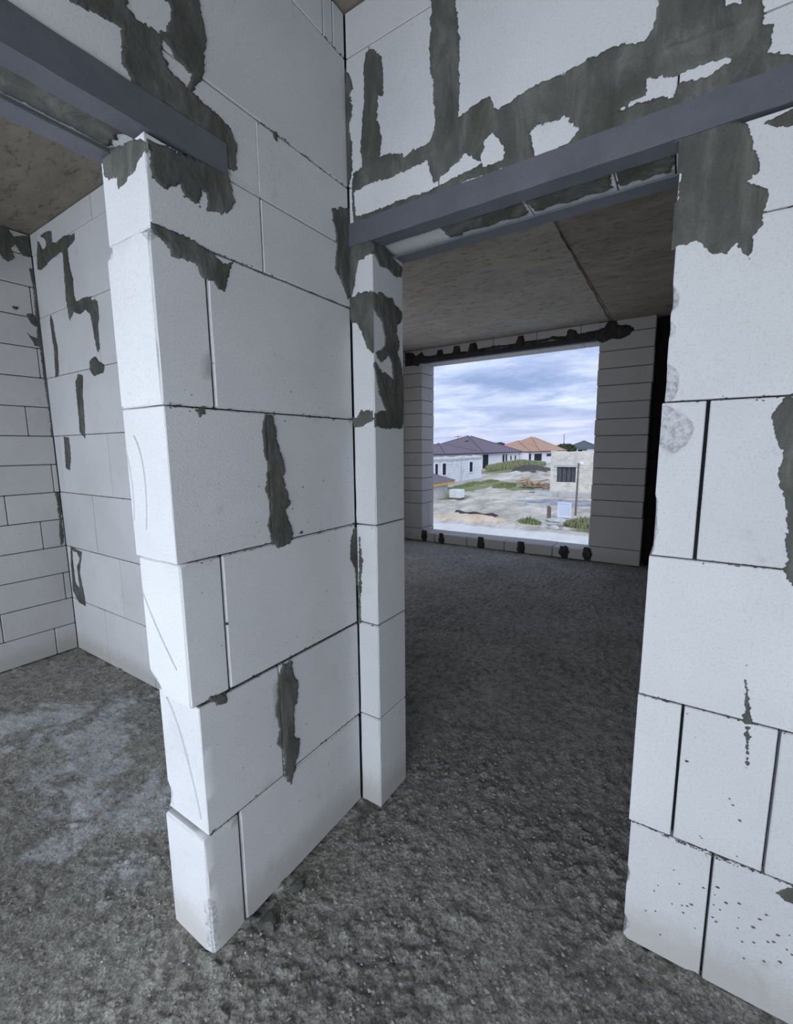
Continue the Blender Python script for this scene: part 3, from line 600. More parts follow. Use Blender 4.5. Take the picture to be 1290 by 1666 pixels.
for i in range(60):       # small stray spots of mortar on the partition face
    y = rg.uniform(.03, .70); z = rg.choice([.42, .83, 1.17, 1.57, 1.22])+rg.uniform(-.02, .25); s = rg.uniform(.001, .0035); n = 7
    ring = [(-.0006, y+s*(1+.3*math.sin(k*2.2+i))*math.cos(6.283*k/n), z+s*math.sin(6.283*k/n)) for k in range(n)]
    mb.poly(ring+[(.0020, y, z)], [(k, (k+1) % n, n) for k in range(n)])
tag(mb.build('mortar_splashes', M_MORTAR, wall_p), kind='stuff')
def crumbs(ax, val, u0, u1, z, n, par, seed, sp_=.003, big=.004):
    rg = random.Random(seed); mb = MB(); sg_ = -1 if ax == 'y' else 1
    for i in range(n):
        u_ = rg.uniform(u0, u1); zz = z+rg.gauss(0, sp_)-.001; a_ = rg.uniform(.0015, big)*rg.choice([1, 1, 1.8]); b_ = rg.uniform(.001, .0026); m_ = 7; P_ = []
        for k in range(m_):
            c_ = 6.283*k/m_; q_ = 1+.3*math.sin(k*2.6+i); pu, pz = u_+a_*q_*math.cos(c_), zz+b_*q_*math.sin(c_)
            P_.append((pu, val-sg_*.0006, pz) if ax == 'y' else (val-sg_*.0006, pu, pz))
        P_.append((u_, val+sg_*.0022, zz) if ax == 'y' else (val+sg_*.0022, u_, zz))
        mb.poly(P_, [(k, (k+1) % m_, m_) for k in range(m_)])
    tag(mb.build('mortar_crumbs', M_MORTAR, par), kind='stuff')
for i, (u0, u1, z, n) in enumerate([(1.01, 1.42, .4, 60), (1.08, 1.26, .395, 70), (1.01, 1.45, .8, 50), (1.1, 1.5, 1.2, 45), (1.01, 1.45, 1.6, 25), (1.2, 1.5, 2.0, 16)]): crumbs('y', L, u0, u1, z, n, wall_m, 50+i)
for i, (u0, u1, z, n) in enumerate([(.01, .72, .4, 40), (.01, .72, .8, 60), (.01, .72, 1.2, 55), (.01, .72, 1.6, 60), (.05, .72, 2.0, 45), (.32, .72, 2.4, 30), (.12, .13, 1.0, 14), (.62, .72, 2.8, 14)]): crumbs('x', .0005, u0, u1, z, n, wall_p, 70+i)
for i, (u0, u1, z, n) in enumerate([(-2.72, -1.7, .4, 40), (-2.72, -1.7, .8, 60), (-2.72, -1.7, 1.2, 50), (-2.72, -1.7, 1.6, 30), (-2.5, -1.7, 2.0, 20), (.01, .1, 1.2, 6), (.01, .1, .8, 6)]): crumbs('y', L, u0, u1, z, n, wall_m, 90+i)

# ------------------------------------------------------------------ steel lintels
def angle(axis, a0, a1, face, out, z0, leg=.075, ledge=.062, t=.006, parent=None, root=None):
    """L-profile: upright leg on the wall face, ledge turned under the wall. out = +1/-1 is the side the leg looks to"""
    mb = MB(); n = max(2, int((a1-a0)/.04)); prof = [(0, z0), (0, z0+leg), (-t, z0+leg), (-t, z0+t), (-ledge, z0+t), (-ledge, z0)]
    prof = [(face+out*(p+.0065), z) for p, z in prof]
    P_ = []
    for i in range(n+1):
        q = a0+(a1-a0)*i/n
        for k, (p, z) in enumerate(prof):
            jz = .0007*math.sin(i*1.9+k)
            P_.append((q, p, z+jz) if axis == 'x' else (p, q, z+jz))
    F = [(i*6+k, i*6+(k+1) % 6, (i+1)*6+(k+1) % 6, (i+1)*6+k) for i in range(n) for k in range(6)]
    F += [tuple(reversed(range(6))), tuple(n*6+k for k in range(6))]
    mb.poly(P_, F); o = mb.build('angle_iron', M_STEEL, root)
    me = o.data; bm = bmesh.new(); bm.from_mesh(me); bmesh.ops.recalc_face_normals(bm, faces=bm.faces); bm.to_mesh(me); bm.free()
    return o
lt = empty('steel_lintel', (.6, L+.1, 2.205), 'grey primed steel lintel over the doorway that looks towards the big window opening', 'lintel')
angle('x', .004, 1.75, L, -1, 2.205, root=lt); angle('x', .06, 1.75, L+T, 1, 2.197, root=lt)
lt2 = empty('steel_lintel', (-.1, -.4, 2.205), 'grey primed steel lintel at upper left, resting on the free end of the partition', 'lintel')
angle('y', -1.45, .216, 0, 1, 2.205, root=lt2); angle('y', -1.45, .19, -.2, -1, 2.199, root=lt2)

# ------------------------------------------------------------------ left room wall, courses 0.2 high
MB().box((XL-.3, -3.7, 0), (XL-.008, L+T, CZ)).build('mortar_core', M_CORE, wall_l)
jt = {0: .59, 1: .30, 2: .684, 3: .20, 4: .585, 5: .407, 6: .69, 7: .25, 8: .582, 9: .22, 10: .69, 11: .27, 12: .69, 13: .25, 14: .5}
for k in range(15):
    z0, z1 = k*.2, min(k*.2+.2, CZ-.004)
    ys_ = [L-.001]; y = jt[k]
    while y > -1.4: ys_.append(y); y -= .6
    ys_.append(max(y, -3.6)); ys_ += [-2.4, -3.0, -3.6] if y > -2.3 else []
    ys_ = sorted(set(ys_))
    for i in range(len(ys_)-1):
        if ys_[i+1]-ys_[i] < .02: continue
        block((XL-.15, ys_[i]+.0026, z0+.0026), (XL+random.uniform(-.0008, .0008), ys_[i+1]-J, z1-.0026), wall_l, M_BLOCKFAR, cell=.3)

# ------------------------------------------------------------------ window wall of the room beyond
WX0, WX1, WT = -2.453, .069, .4
core = MB(); core.box((WX1+.01, YW+.01, 0), (.645, YW+WT-.01, CZ2)); core.box((-3.2, YW+.01, 0), (WX0-.01, YW+WT-.01, CZ2))
core.box((-3.2, YW+.01, 2.86), (.645, YW+WT-.01, CZ2)); core.box((WX0-.02, YW+.01, 0), (WX1+.02, YW+WT-.01, .10))
core.build('mortar_core', M_CORE, wall_b)
zs = [0, .204]+[.604+.2025*k for k in range(11)]+[2.84, CZ2-.004]
zs = [0, .2, .606]+[.606+.2035*k for k in range(1, 12)]+[CZ2-.004]
for k in range(len(zs)-1):
    pr = random.uniform(-.004, .004); z0, z1 = zs[k]+.0035, zs[k+1]-.0035
    lb = z0 > 2.78
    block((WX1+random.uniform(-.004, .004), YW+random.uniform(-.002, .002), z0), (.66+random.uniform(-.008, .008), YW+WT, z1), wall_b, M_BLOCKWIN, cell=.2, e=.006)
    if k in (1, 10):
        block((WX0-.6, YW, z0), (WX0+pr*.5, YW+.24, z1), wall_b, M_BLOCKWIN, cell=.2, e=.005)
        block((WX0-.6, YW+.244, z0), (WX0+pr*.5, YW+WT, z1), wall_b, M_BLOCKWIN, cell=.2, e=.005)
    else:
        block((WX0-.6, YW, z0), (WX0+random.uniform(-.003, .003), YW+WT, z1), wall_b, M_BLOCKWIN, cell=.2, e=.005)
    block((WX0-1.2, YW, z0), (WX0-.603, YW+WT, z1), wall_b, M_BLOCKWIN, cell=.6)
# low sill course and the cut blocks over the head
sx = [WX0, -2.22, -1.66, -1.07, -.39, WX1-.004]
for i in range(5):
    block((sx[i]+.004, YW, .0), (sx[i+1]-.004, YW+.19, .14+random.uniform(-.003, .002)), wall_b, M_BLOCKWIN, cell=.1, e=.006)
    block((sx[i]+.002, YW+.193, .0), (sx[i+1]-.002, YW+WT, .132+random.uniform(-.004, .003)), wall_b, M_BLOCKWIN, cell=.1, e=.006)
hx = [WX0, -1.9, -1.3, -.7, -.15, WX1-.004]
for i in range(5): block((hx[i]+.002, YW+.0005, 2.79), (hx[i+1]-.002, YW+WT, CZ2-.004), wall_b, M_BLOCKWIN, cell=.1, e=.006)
lt3 = empty('steel_lintel', (-1.2, YW+.1, 2.78), 'dark steel lintel over the big window opening, daubed with black mortar', 'lintel')
M_DARKST = plain('dark_steel', (.03, .03, .035), (.05, .05, .055), 9, .6, .1, .002)
o = angle('x', WX0-.2, WX1+.2, YW, -1, 2.782, leg=.07, ledge=.075, root=lt3); o.data.materials[0] = M_DARKST
# added panel filling the dark gap beyond the pier, darkness painted in its colour
M_GAPDARK = plain('painted_gap_dark', (.008, .007, .006), (.018, .014, .011), 12, .95, .4, .006)
col = tag(MB().box((.70, YW+.14, 0), (1.7, YW+WT, CZ2)).box((.655, YW+.2, 0), (.71, YW+WT, CZ2)).build('gap_panel_1', M_GAPDARK), kind='structure')
tag(MB().box((1.7, .93, 0), (1.9, 5.9, CZ2)).build('wall_right_far', M_BLOCKFAR), kind='structure')
tag(MB().box((-3.3, .93, 0), (-3.1, 2.5, CZ2)).box((-3.3, 4.5, 0), (-3.1, 5.9, CZ2)).box((-3.3, 2.5, 0), (-3.1, 4.5, .2)).box((-3.3, 2.5, 2.5), (-3.1, 4.5, CZ2)).build('wall_left_far', M_BLOCKFAR), kind='structure')  # unseen side wall, opening added to let light into the far room

# ------------------------------------------------------------------ shell behind the camera, set close, with low unseen openings that shape the light
mb = MB()
def wall_with_opening(mb, x0, x1, y0, y1, ox0, ox1, oz0, oz1):
    mb.box((x0, y0, 0), (ox0, y1, CZ)); mb.box((ox1, y0, 0), (x1, y1, CZ)); mb.box((ox0, y0, oz1), (ox1, y1, CZ))
    if oz0 > 0: mb.box((ox0, y0, 0), (ox1, y1, oz0))
wall_with_opening(mb, -.19, 3.75, -2.7, -2.5, .2, 2.0, .2, 1.72)
wall_with_opening(mb, XL-.1, -.19, -2.7, -2.5, -2.4, -.5, .28, 1.62)
tag(mb.build('wall_rear', M_BLOCKFAR), kind='structure')
tag(MB().box((3.6, -2.7, 0), (3.8, .93, CZ)).build('wall_right', M_BLOCKFAR), kind='structure')

# ================================================================== outside
G = -2.5
def ground_mesh():
    xs = np.concatenate([np.arange(-82, -24, 3.0), np.arange(-24, 4, .22), np.arange(4, 60, 4.0)])
    ys = np.concatenate([np.arange(6.2, 19, 1.0), np.arange(19, 64, .22), np.arange(64, 130, 3), np.arange(130, 460, 25)])
    X, Y = np.meshgrid(xs, ys, indexing='ij'); Pn = np.stack([X, Y], -1)
    h = .05*fbm(Pn*.35, 2, 3)+.03*fbm(Pn*1.4, 5, 3)
    # wheel ruts wandering up the track
    tr = X+15-.0*(Y-20)-2.2*np.sin(Y*.06)
    for o_ in (-2.1, -.6, 1.1, 2.7): h -= .09*np.exp(-((tr-o_)/.22)**2)*np.clip(.4+fbm(Pn*.4, 9, 2), 0, 1)
    # dark spoil heap and banked verge in front of the far houses
    h += 1.45*np.exp(-(((X+18.4)/2.8)**2+((Y-66)/6.5)**2))*(1+.25*fbm(Pn*.8, 12, 3))
    h += .8*np.exp(-(((X+23.5)/2.6)**2+((Y-74)/12)**2))*(1+.3*fbm(Pn*.7, 15, 3))
    h += .35*np.exp(-(((X+8.5)/2.6)**2+((Y-21.8)/.9)**2))*(1+.4*fbm(Pn*1.2, 19, 3))     # sand ridge
    h[Y < 20.2] *= .2
    nx, ny = X.shape; V = np.stack([X, Y, h+G], -1).reshape(-1, 3); idn = np.arange(nx*ny).reshape(nx, ny)
    q = np.stack([idn[:-1, :-1], idn[1:, :-1], idn[1:, 1:], idn[:-1, 1:]], -1).reshape(-1, 4)
    return V, q
def zone(t, g, cx, cy, rx, ry, nz, amp=.5):
    mp = t.nodes.new('ShaderNodeMapping'); mp.inputs['Location'].default_value = (-cx/rx, -cy/ry, 0); mp.inputs['Scale'].default_value = (1/rx, 1/ry, 0)
    t.links.new(g, mp.inputs[0]); l = t.nodes.new('ShaderNodeVectorMath'); l.operation = 'LENGTH'; t.links.new(mp.outputs[0], l.inputs[0])
    a = t.nodes.new('ShaderNodeMath'); a.operation = 'MULTIPLY_ADD'; t.links.new(nz, a.inputs[0]); a.inputs[1].default_value = amp; t.links.new(l.outputs['Value'], a.inputs[2])
    return ramp(t, a.outputs[0], [(.92+amp*.5-.0 if amp < .3 else .95, (1, 1, 1)), (1.0 if amp >= .3 else .99+amp*.5, (0, 0, 0))]).outputs[0]
def ground_mat():
    m, t, b = material('trodden_earth', .95, .15)
    g = t.nodes.new('ShaderNodeNewGeometry').outputs['Position']
    mp = t.nodes.new('ShaderNodeMapping'); mp.inputs['Scale'].default_value = (1, .45, 1); t.links.new(g, mp.inputs[0])
    a = noise(t, .35, 8, .7, vec=mp.outputs[0], dist=.8); k = noise(t, 1.3, 8, .75, vec=mp.outputs[0], dist=.6); nz = noise(t, .9, 6, .7).outputs[0]
    c = ramp(t, a.outputs[0], [(.3, (.40, .36, .29)), (.5, (.60, .55, .46)), (.7, (.82, .77, .69))]).outputs[0]
    c = mix(t, .8, c, ramp(t, k.outputs[0], [(.35, (.55, .55, .55)), (.55, (1, 1, 1)), (.7, (1.15, 1.15, 1.15))]).outputs[0], 'MULTIPLY')
    gr = ramp(t, k.outputs[0], [(.3, (.13, .16, .07)), (.7, (.36, .38, .20))]).outputs[0]
    nf = noise(t, .55, 7, .72).outputs[0]
    # grassy verges
    for (cx, cy, rx, ry, am) in [(-17.2, 41, 2.6, 14, .9), (-15.5, 32, 3.0, 3.6, .8), (-14.0, 48, 2.5, 3.2, 1.0), (-12.4, 42, 1.9, 3.0, .9), (-22, 70, 7, 16, .7), (-40, 60, 17, 30, .5), (5, 30, 6, 6, .6)]:
        c = mix(t, zone(t, g, cx, cy, rx, ry, nf, .62), c, gr)
    dk = ramp(t, k.outputs[0], [(.3, (.05, .045, .04)), (.7, (.15, .135, .12))]).outputs[0]
    c = mix(t, zone(t, g, -18.2, 66, 3.6, 8, nf, .5), c, dk)
    c = mix(t, zone(t, g, -6.0, 32.5, 5.4, 2.6, nf, .62), c, ramp(t, k.outputs[0], [(.35, (.16, .165, .18)), (.6, (.45, .46, .50))]).outputs[0])
    sand = ramp(t, k.outputs[0], [(.35, (.56, .40, .26)), (.65, (.80, .66, .50))]).outputs[0]
    c = mix(t, zone(t, g, -8.6, 21.9, 3.4, 1.5, nf, .55), c, sand)
    # pale made-up strip of ground along the foot of this building
    s = t.nodes.new('ShaderNodeSeparateXYZ'); t.links.new(g, s.inputs[0])
    y = t.nodes.new('ShaderNodeMath'); y.operation = 'MULTIPLY_ADD'; t.links.new(nz, y.inputs[0]); y.inputs[1].default_value = .7; t.links.new(s.outputs[1], y.inputs[2])
    near = ramp(t, y.outputs[0], [(0, (1, 1, 1)), (1, (0, 0, 0))]); rr = t.nodes.new('ShaderNodeMapRange'); rr.inputs[1].default_value = 20.45; rr.inputs[2].default_value = 20.75
    rr.inputs[3].default_value = 1; rr.inputs[4].default_value = 0; t.links.new(y.outputs[0], rr.inputs[0])
    c = mix(t, rr.outputs[0], c, ramp(t, k.outputs[0], [(.3, (.60, .585, .54)), (.7, (.80, .78, .74))]).outputs[0])
    t.links.new(c, b.inputs['Base Color']); bump(t, b, [(k.outputs[0], .6, .08)])
    return m
V, q = ground_mesh()
ground = tag(mesh_obj('ground', V, q, ground_mat(), smooth=True, origin=(0, 0, G)), kind='structure')

M_WHITEW = plain('pale_block_wall', (.74, .75, .80), (.84, .85, .89), 1.2)
M_PURPLE = plain('purple_grey_tile', (.155, .125, .155), (.205, .17, .205), 2)
M_TERRA = plain('terracotta_tile', (.40, .235, .16), (.56, .36, .26), 1.6)
M_DKGREEN = plain('green_grey_tile', (.09, .11, .12), (.13, .155, .165), 2)
M_SOFFIT = plain('dark_soffit', (.05, .045, .05), (.08, .07, .075), 3)
M_VOID = plain('unlit_interior', (.014, .014, .016), (.03, .03, .034), 1)
M_CONC = plain('grey_concrete', (.42, .43, .43), (.58, .58, .57), 3)
M_YEL = plain('ochre_board', (.50, .34, .14), (.62, .44, .2), 3)
M_WOOD = plain('weathered_wood', (.14, .115, .09), (.24, .20, .16), 7)
M_ORW = plain('raw_timber', (.50, .33, .20), (.70, .52, .36), 5)
M_WHT = plain('white_paint', (.70, .73, .78), (.80, .83, .88), 3)
M_BLUEPANEL = plain('pale_blue_board', (.55, .63, .76), (.64, .71, .82), 1.5)
M_LEAF = plain('weed_leaf', (.15, .19, .07), (.34, .38, .18), 9)
M_TREE = plain('tree_leaf', (.035, .05, .03), (.08, .10, .06), 1.5)

def courses_wall_mat(name, c0, c1, jcol, sx_, sz_, axis='x'):
    """far masonry whose joints are too fine to pick apart"""
    m, t, b = material(name, .95, .1)
    g = t.nodes.new('ShaderNodeNewGeometry'); s = t.nodes.new('ShaderNodeSeparateXYZ'); t.links.new(g.outputs['Position'], s.inputs[0])
    cbn = t.nodes.new('ShaderNodeCombineXYZ'); t.links.new(s.outputs[0 if axis == 'x' else 1], cbn.inputs[0]); t.links.new(s.outputs[2], cbn.inputs[1])
    br = t.nodes.new('ShaderNodeTexBrick'); br.inputs['Color1'].default_value = (*c0, 1); br.inputs['Color2'].default_value = (*c1, 1); br.inputs['Mortar'].default_value = (*jcol, 1)
    br.inputs['Scale'].default_value = 1; br.inputs['Brick Width'].default_value = sx_; br.inputs['Row Height'].default_value = sz_; br.inputs['Mortar Size'].default_value = .015; br.inputs['Bias'].default_value = .1
    t.links.new(cbn.outputs[0], br.inputs['Vector'])
    st = ramp(t, noise(t, 1.4, 6, .7).outputs[0], [(.36, (.80, .80, .80)), (.5, (1, 1, 1))]).outputs[0]
    t.links.new(mix(t, 1.0, br.outputs['Color'], st, 'MULTIPLY'), b.inputs['Base Color']); return m
M_BRICKE = courses_wall_mat('beige_masonry', (.76, .72, .63), (.62, .58, .50), (.80, .77, .71), .42, .20)
M_BLKC = courses_wall_mat('white_masonry', (.80, .81, .86), (.74, .76, .82), (.55, .56, .58), .6, .3, 'y')

def hip(mb, x0, x1, y0, y1, z0, h, over=.7, run=None):
    x0 -= over; x1 += over; y0 -= over; y1 += over; cx = (x0+x1)/2; cy = (y0+y1)/2
    if y1-y0 >= x1-x0:
        rr = max(0, (y1-y0-(x1-x0))/2*(1 if run is None else run)); a = (cx, cy-rr, z0+h); b = (cx, cy+rr, z0+h)
        mb.poly([(x0,y0,z0),(x1,y0,z0),(x1,y1,z0),(x0,y1,z0), a, b], [(0,1,4),(1,2,5,4),(2,3,5),(3,0,4,5),(0,3,2,1)])
    else:
        rr = (x1-x0-(y1-y0))/2*(1 if run is None else run); a = (cx-rr, cy, z0+h); b = (cx+rr, cy, z0+h)
        mb.poly([(x0,y0,z0),(x1,y0,z0),(x1,y1,z0),(x0,y1,z0), a, b], [(0,1,5,4),(1,2,5),(2,3,4,5),(3,0,4),(0,3,2,1)])
def roof_parts(root, mat, mass, z):
    for (x0, x1, y0, y1, h, run) in mass:
        mb = MB(); hip(mb, x0, x1, y0, y1, z+.16, h, .7, run); rf = mb.build('roof', mat, root)
        MB().box((x0-.7, y0-.7, z), (x1+.7, y1+.7, z+.15)).build('eave_board', M_SOFFIT, rf)
        # hip cappings
        cx = (x0+x1)/2; cy = (y0+y1)/2; rr = max(0, (y1-y0-(x1-x0))/2*(1 if run is None else run))
        for (px_, py_, s_) in [(x1+.7, y0-.7, -1), (x1+.7, y1+.7, 1), (x0-.7, y0-.7, -1)]:
            MB().cyl((px_, py_, z+.2), (cx, cy+s_*rr, z+h+.2), .11, seg=6).build('ridge_cap', mat, rf)
def wall_openings(root, x, rects, mat_frame=M_WHT, bars=False):
    for (y0, y1, z0, z1) in rects:
        mb = MB(); d = .12
        mb.box((x-.02, y0-d, z1), (x+.10, y1+d, z1+.18)).box((x-.02, y0-d, z0-.10), (x+.10, y1+d, z0)).box((x-.02, y0-d, z0), (x+.06, y0, z1)).box((x-.02, y1, z0), (x+.06, y1+d, z1))
        wnd = mb.build('window', mat_frame, root)
        MB().box((x-.01, y0, z0), (x+.02, y1, z1)).build('pane', M_VOID, wnd)
A = empty('house', (-37, 85, G), 'long white house with a low purple-grey hipped roof, farther back at left', 'house')
MB().box((-45, 75.2, G-.2), (-30, 96, .45)).build('wall', M_WHITEW, A)
MB().box((-40, 62, G-.2), (-31, 75.2, .45)).build('wall', M_WHITEW, A)
roof_parts(A, M_PURPLE, [(-44, -30, 75.2, 95.5, 3.3, .2), (-39, -31, 62, 76, 1.65, .3)], .42)
wall_openings(A, -30, [(85.8, 86.9, -1.5, .0), (87.6, 88.5, -1.5, .0), (90.6, 91.3, -1.1, -.3), (93.4, 94.2, -1.1, -.3)], M_CONC)
MB().box((-30.01, 75.6, -2.3), (-29.96, 78.2, .2)).build('doorway', M_VOID, A)
MB().box((-29.98, 75.2, -2.9), (-29.4, 79.5, -2.3)).build('plinth', M_CONC, A)
MB().box((-36, 81, 2.2), (-35.4, 81.6, 2.9)).build('vent_pipe', M_SOFFIT, A)
B = empty('house', (-32, 115, G), 'white house with a terracotta hipped roof, beyond the purple-roofed house', 'house')
MB().box((-38, 96.5, G-.2), (-28, 130, .42)).build('wall', M_WHITEW, B)
roof_parts(B, M_TERRA, [(-38, -28, 104, 129, 3.5, .12), (-37, -28, 97, 110, 2.4, .2)], .40)
wall_openings(B, -28, [(94.9+2, 98.4, -1.4, -.0), (111.6, 116.3, -.75, -.2)], M_CONC)
MB().box((-28.01, 101.2, -1.7), (-27.95, 107.1, -.05)).build('doorway', M_VOID, B)
F_ = empty('house', (-31, 175, G), 'small far house with a dark grey-green roof above the beige wall', 'house')
MB().box((-36, 170, G), (-26.5, 182, .8)).build('wall', M_WHITEW, F_)
roof_parts(F_, M_DKGREEN, [(-36, -26.5, 170, 182, 2.7, .1), (-26, -20, 172, 184, 1.2, .1)], .8)
MB().box((-32, 169.9, -.6), (-29, 170, .5)).build('window', M_VOID, F_)
# unfinished white block house
Cc = empty('unfinished_building', (-24, 43, G), 'unfinished roofless white block building at the left edge of the window view', 'building')
MB().box((-28, 35, G-.1), (-20, 50.6, .12)).build('wall', M_BLKC, Cc)
MB().box((-28.05, 34.95, .12), (-19.95, 50.65, .36)).build('ring_beam', M_CONC, Cc)
mb = MB(); rg = random.Random(3); y = 35.0
while y < 50.2:
    d = rg.uniform(.5, .9); mb.box((-20.25, y, .36), (-19.99, y+d-.04, .36+rg.choice([.12, .2, .2, .26]))); y += d
tag(mb.build('top_course', M_BLKC, Cc), kind='stuff')
wall_openings(Cc, -20, [(38.6, 39.2, -1.3, -.1), (40.2, 41.0, -1.3, -.1), (47.0, 47.9, -1.3, -.15)], M_WHT)
for y in (37.9, 44.7): MB().box((-20.02, y, G), (-19.93, y+.14, .12)).build('downpipe', M_CONC, Cc)
MB().box((-20.3, 35, G-.1), (-19.85, 50.7, G+.32)).build('plinth', M_CONC, Cc)
# beige masonry building
E_ = empty('masonry_building', (-3, 44, G), 'roofless beige masonry building with one boarded dark window at right of the view', 'building')
mb = MB(); wx0, wx1, wz0, wz1 = -8.32, -6.75, -1.53, -.23
mb.box((-8.85, 39.2, G), (wx0, 39.6, 1.08)).box((wx1, 39.2, G), (4, 39.6, 1.08)).box((wx0, 39.2, wz1), (wx1, 39.6, 1.08)).box((wx0, 39.2, G), (wx1, 39.6, wz0))
mb.box((-8.85, 39.6, G), (-8.45, 50, 1.0)).box((3.6, 39.6, G), (4, 50, 1.0)).box((-8.45, 49.6, G), (3.6, 50, 1.0))
mb.build('wall', M_BRICKE, E_)
MB().box((wx0, 39.45, wz0), (wx1, 39.5, wz1)).build('window', M_VOID, E_)
for k in range(4): MB().box((wx0+.06+k*.38, 39.36, wz0+.03), (wx0+.38+k*.38, 39.40, wz1-.03-.05*(k % 2))).build('board', plain('grey_board', (.07, .07, .08), (.13, .13, .15), 4) if k == 0 else bpy.data.materials['grey_board'], E_)
MB().box((wx0-.25, 39.15, wz1), (wx1+.25, 39.25, wz1+.2)).build('window_lintel', M_CONC, E_)
x = -8.85; rg = random.Random(8)
mb = MB()
while x < 3.6:
    d = .42; 
    if rg.random() < .4: mb.box((x, 39.22, 1.08), (x+d-.02, 39.58, 1.08+rg.choice([.05, .09])))
    x += d
tag(mb.build('top_course', M_BRICKE, E_), kind='stuff')
tag(MB().box((-9.9, 38.3, G-.05), (4, 39.19, G+.13)).poly([(-10.6,38.2,G),(-9.9,38.3,G+.13),(-9.9,39.2,G+.13),(-10.6,39.2,G)], [(0,1,2,3)]).build('concrete_apron', M_CONC), 'long pale concrete apron along the foot of the beige masonry building', 'slab')
# kiosk roof corner
D_ = empty('shed', (-17, 30, G), 'small shed with purple-brown roof corner and ochre eave, low at left of the window view', 'shed')
MB().box((-19.5, 28.3, G), (-15.0, 31.5, -1.35)).build('wall', M_CONC, D_)
MB().box((-19.8, 27.9, -1.38), (-14.62, 32, -1.12)).build('fascia', M_YEL, D_)
mb = MB(); hip(mb, -19.8, -14.6, 27.9, 32, -1.1, .9, .1, 1.0); mb.build('roof', M_PURPLE, D_)
# pallet of blocks: every block of the stack shows only as bands
pal = empty('block_pallet', (-13.9, 31, G), 'short stack of white blocks on a pallet standing on the grass', 'pallet')
MB().box((-14.45, 30.6, G), (-13.45, 30.7, G+.1)).box((-14.45, 31.3, G), (-13.45, 31.4, G+.1)).box((-14.45, 30.6, G+.08), (-13.45, 31.4, G+.12)).build('pallet_base', M_WOOD, pal)
for k in range(4):
    for j in range(2): MB().box((-14.42+j*.49, 30.62, G+.12+k*.16), (-13.955+j*.49, 31.38, G+.265+k*.16)).build('block_row', M_WHT, pal)
# sign board
sg = empty('sign_board', (-4.5, 25.1, G), 'blank pale blue board in a white frame on two short posts', 'sign board')
MB().box((-4.80, 25.1, G+.10), (-4.20, 25.13, G+.84)).build('panel', M_BLUEPANEL, sg)
for (a, b) in [((-4.86, G+.04), (-4.80, G+.90)), ((-4.20, G+.04), (-4.14, G+.90)), ((-4.80, G+.84), (-4.20, G+.90)), ((-4.80, G+.04), (-4.20, G+.10))]:
    MB().box((a[0], 25.07, a[1]), (b[0], 25.15, b[1])).build('frame_rail', M_WHT, sg)
for x in (-4.83, -4.17): MB().cyl((x, 25.2, G-.1), (x, 25.2, G+.5), .03, seg=8).build('post', M_WHT, sg)
st = MB().box((-4.99, 23.3, G-.1), (-4.86, 23.43, G+.88)).box((-4.84, 23.33, G-.1), (-4.79, 23.38, G+.80)).build('wooden_stake', M_WOOD); tag(st, 'grey wooden stake beside the pale blue board', 'stake')
pl = empty('lamp_post', (-4.15, 26.6, G), 'tall thin brown post with a white globe in front of the beige building', 'post')
MB().cyl((-4.18, 26.6, G-.1), (-4.14, 26.6, .55), .062, .05, seg=10).build('pole', M_WOOD, pl)
bm = bmesh.new(); bmesh.ops.create_uvsphere(bm, u_segments=12, v_segments=8, radius=.13); V = [tuple(v.co+Vector((-3.98, 26.6, .52))) for v in bm.verts]; bm.verts.index_update(); Fs = [[v.index for v in fc.verts] for fc in bm.faces]; bm.free()
mesh_obj('globe', V, Fs, M_WHT, pl, smooth=True)
MB().cyl((-4.15, 26.6, .5), (-3.98, 26.6, .44), .02, seg=6).build('bracket', M_WOOD, pl)

def rock(name, c, s, mat, seed, label=None, cat=None, parent=None, group=None):
    bm = bmesh.new(); bmesh.ops.create_icosphere(bm, subdivisions=3, radius=1); Vv = np.array([v.co[:] for v in bm.verts]); Fs = [[v.index for v in fc.verts] for fc in bm.faces]; bm.free()
    d = 1+.35*fbm(Vv*1.3+seed, seed, 3); Vv = Vv*d[:, None]; Vv = np.round(Vv*3.2+.15*Vv)/3.6*.35+Vv*.65
    Vv = Vv*np.array(s)+np.array(c)
    o = mesh_obj(name, Vv, Fs, mat, parent)
    if label: tag(o, label, cat, group)
    return o
rock('boulder', (-4.15, 21.95, G+.36), (.50, .30, .13), M_CONC, 3, 'flat pale stone slab lying among weeds near the window sill', 'stone')
for i, (x, y, s) in enumerate([(-4.62, 21.35, .22), (-4.1, 21.2, .26), (-3.62, 21.35, .17), (-5.15, 23.0, .16)]):
    rock('rubble_stone', (x, y, G+s*.3), (s, s*.8, s*.55), M_CONC, 20+i, ['grey stone before the left end of the flat pale slab', 'largest grey stone before the flat pale slab', 'small stone right of the flat pale slab', 'small stone by the foot of the wooden stake'][i], 'stone')
# loose concrete kerbs
for i, (x, y, lx, rz, lb) in enumerate([(-8.3, 36.6, 1.5, .03, 'left grey concrete kerb lying before the beige building'), (-6.5, 36.0, 1.5, -.1, 'middle grey concrete kerb lying before the beige building'), (-4.3, 36.2, 1.3, .12, 'white concrete kerb right of the post, before the beige building')]):
    o = MB().box((-lx/2, -.25, 0), (lx/2, .25, .36)).build('concrete_kerb', M_CONC); o.location = (x, y, G); o.rotation_euler.z = rz; tag(o, lb, 'kerb')
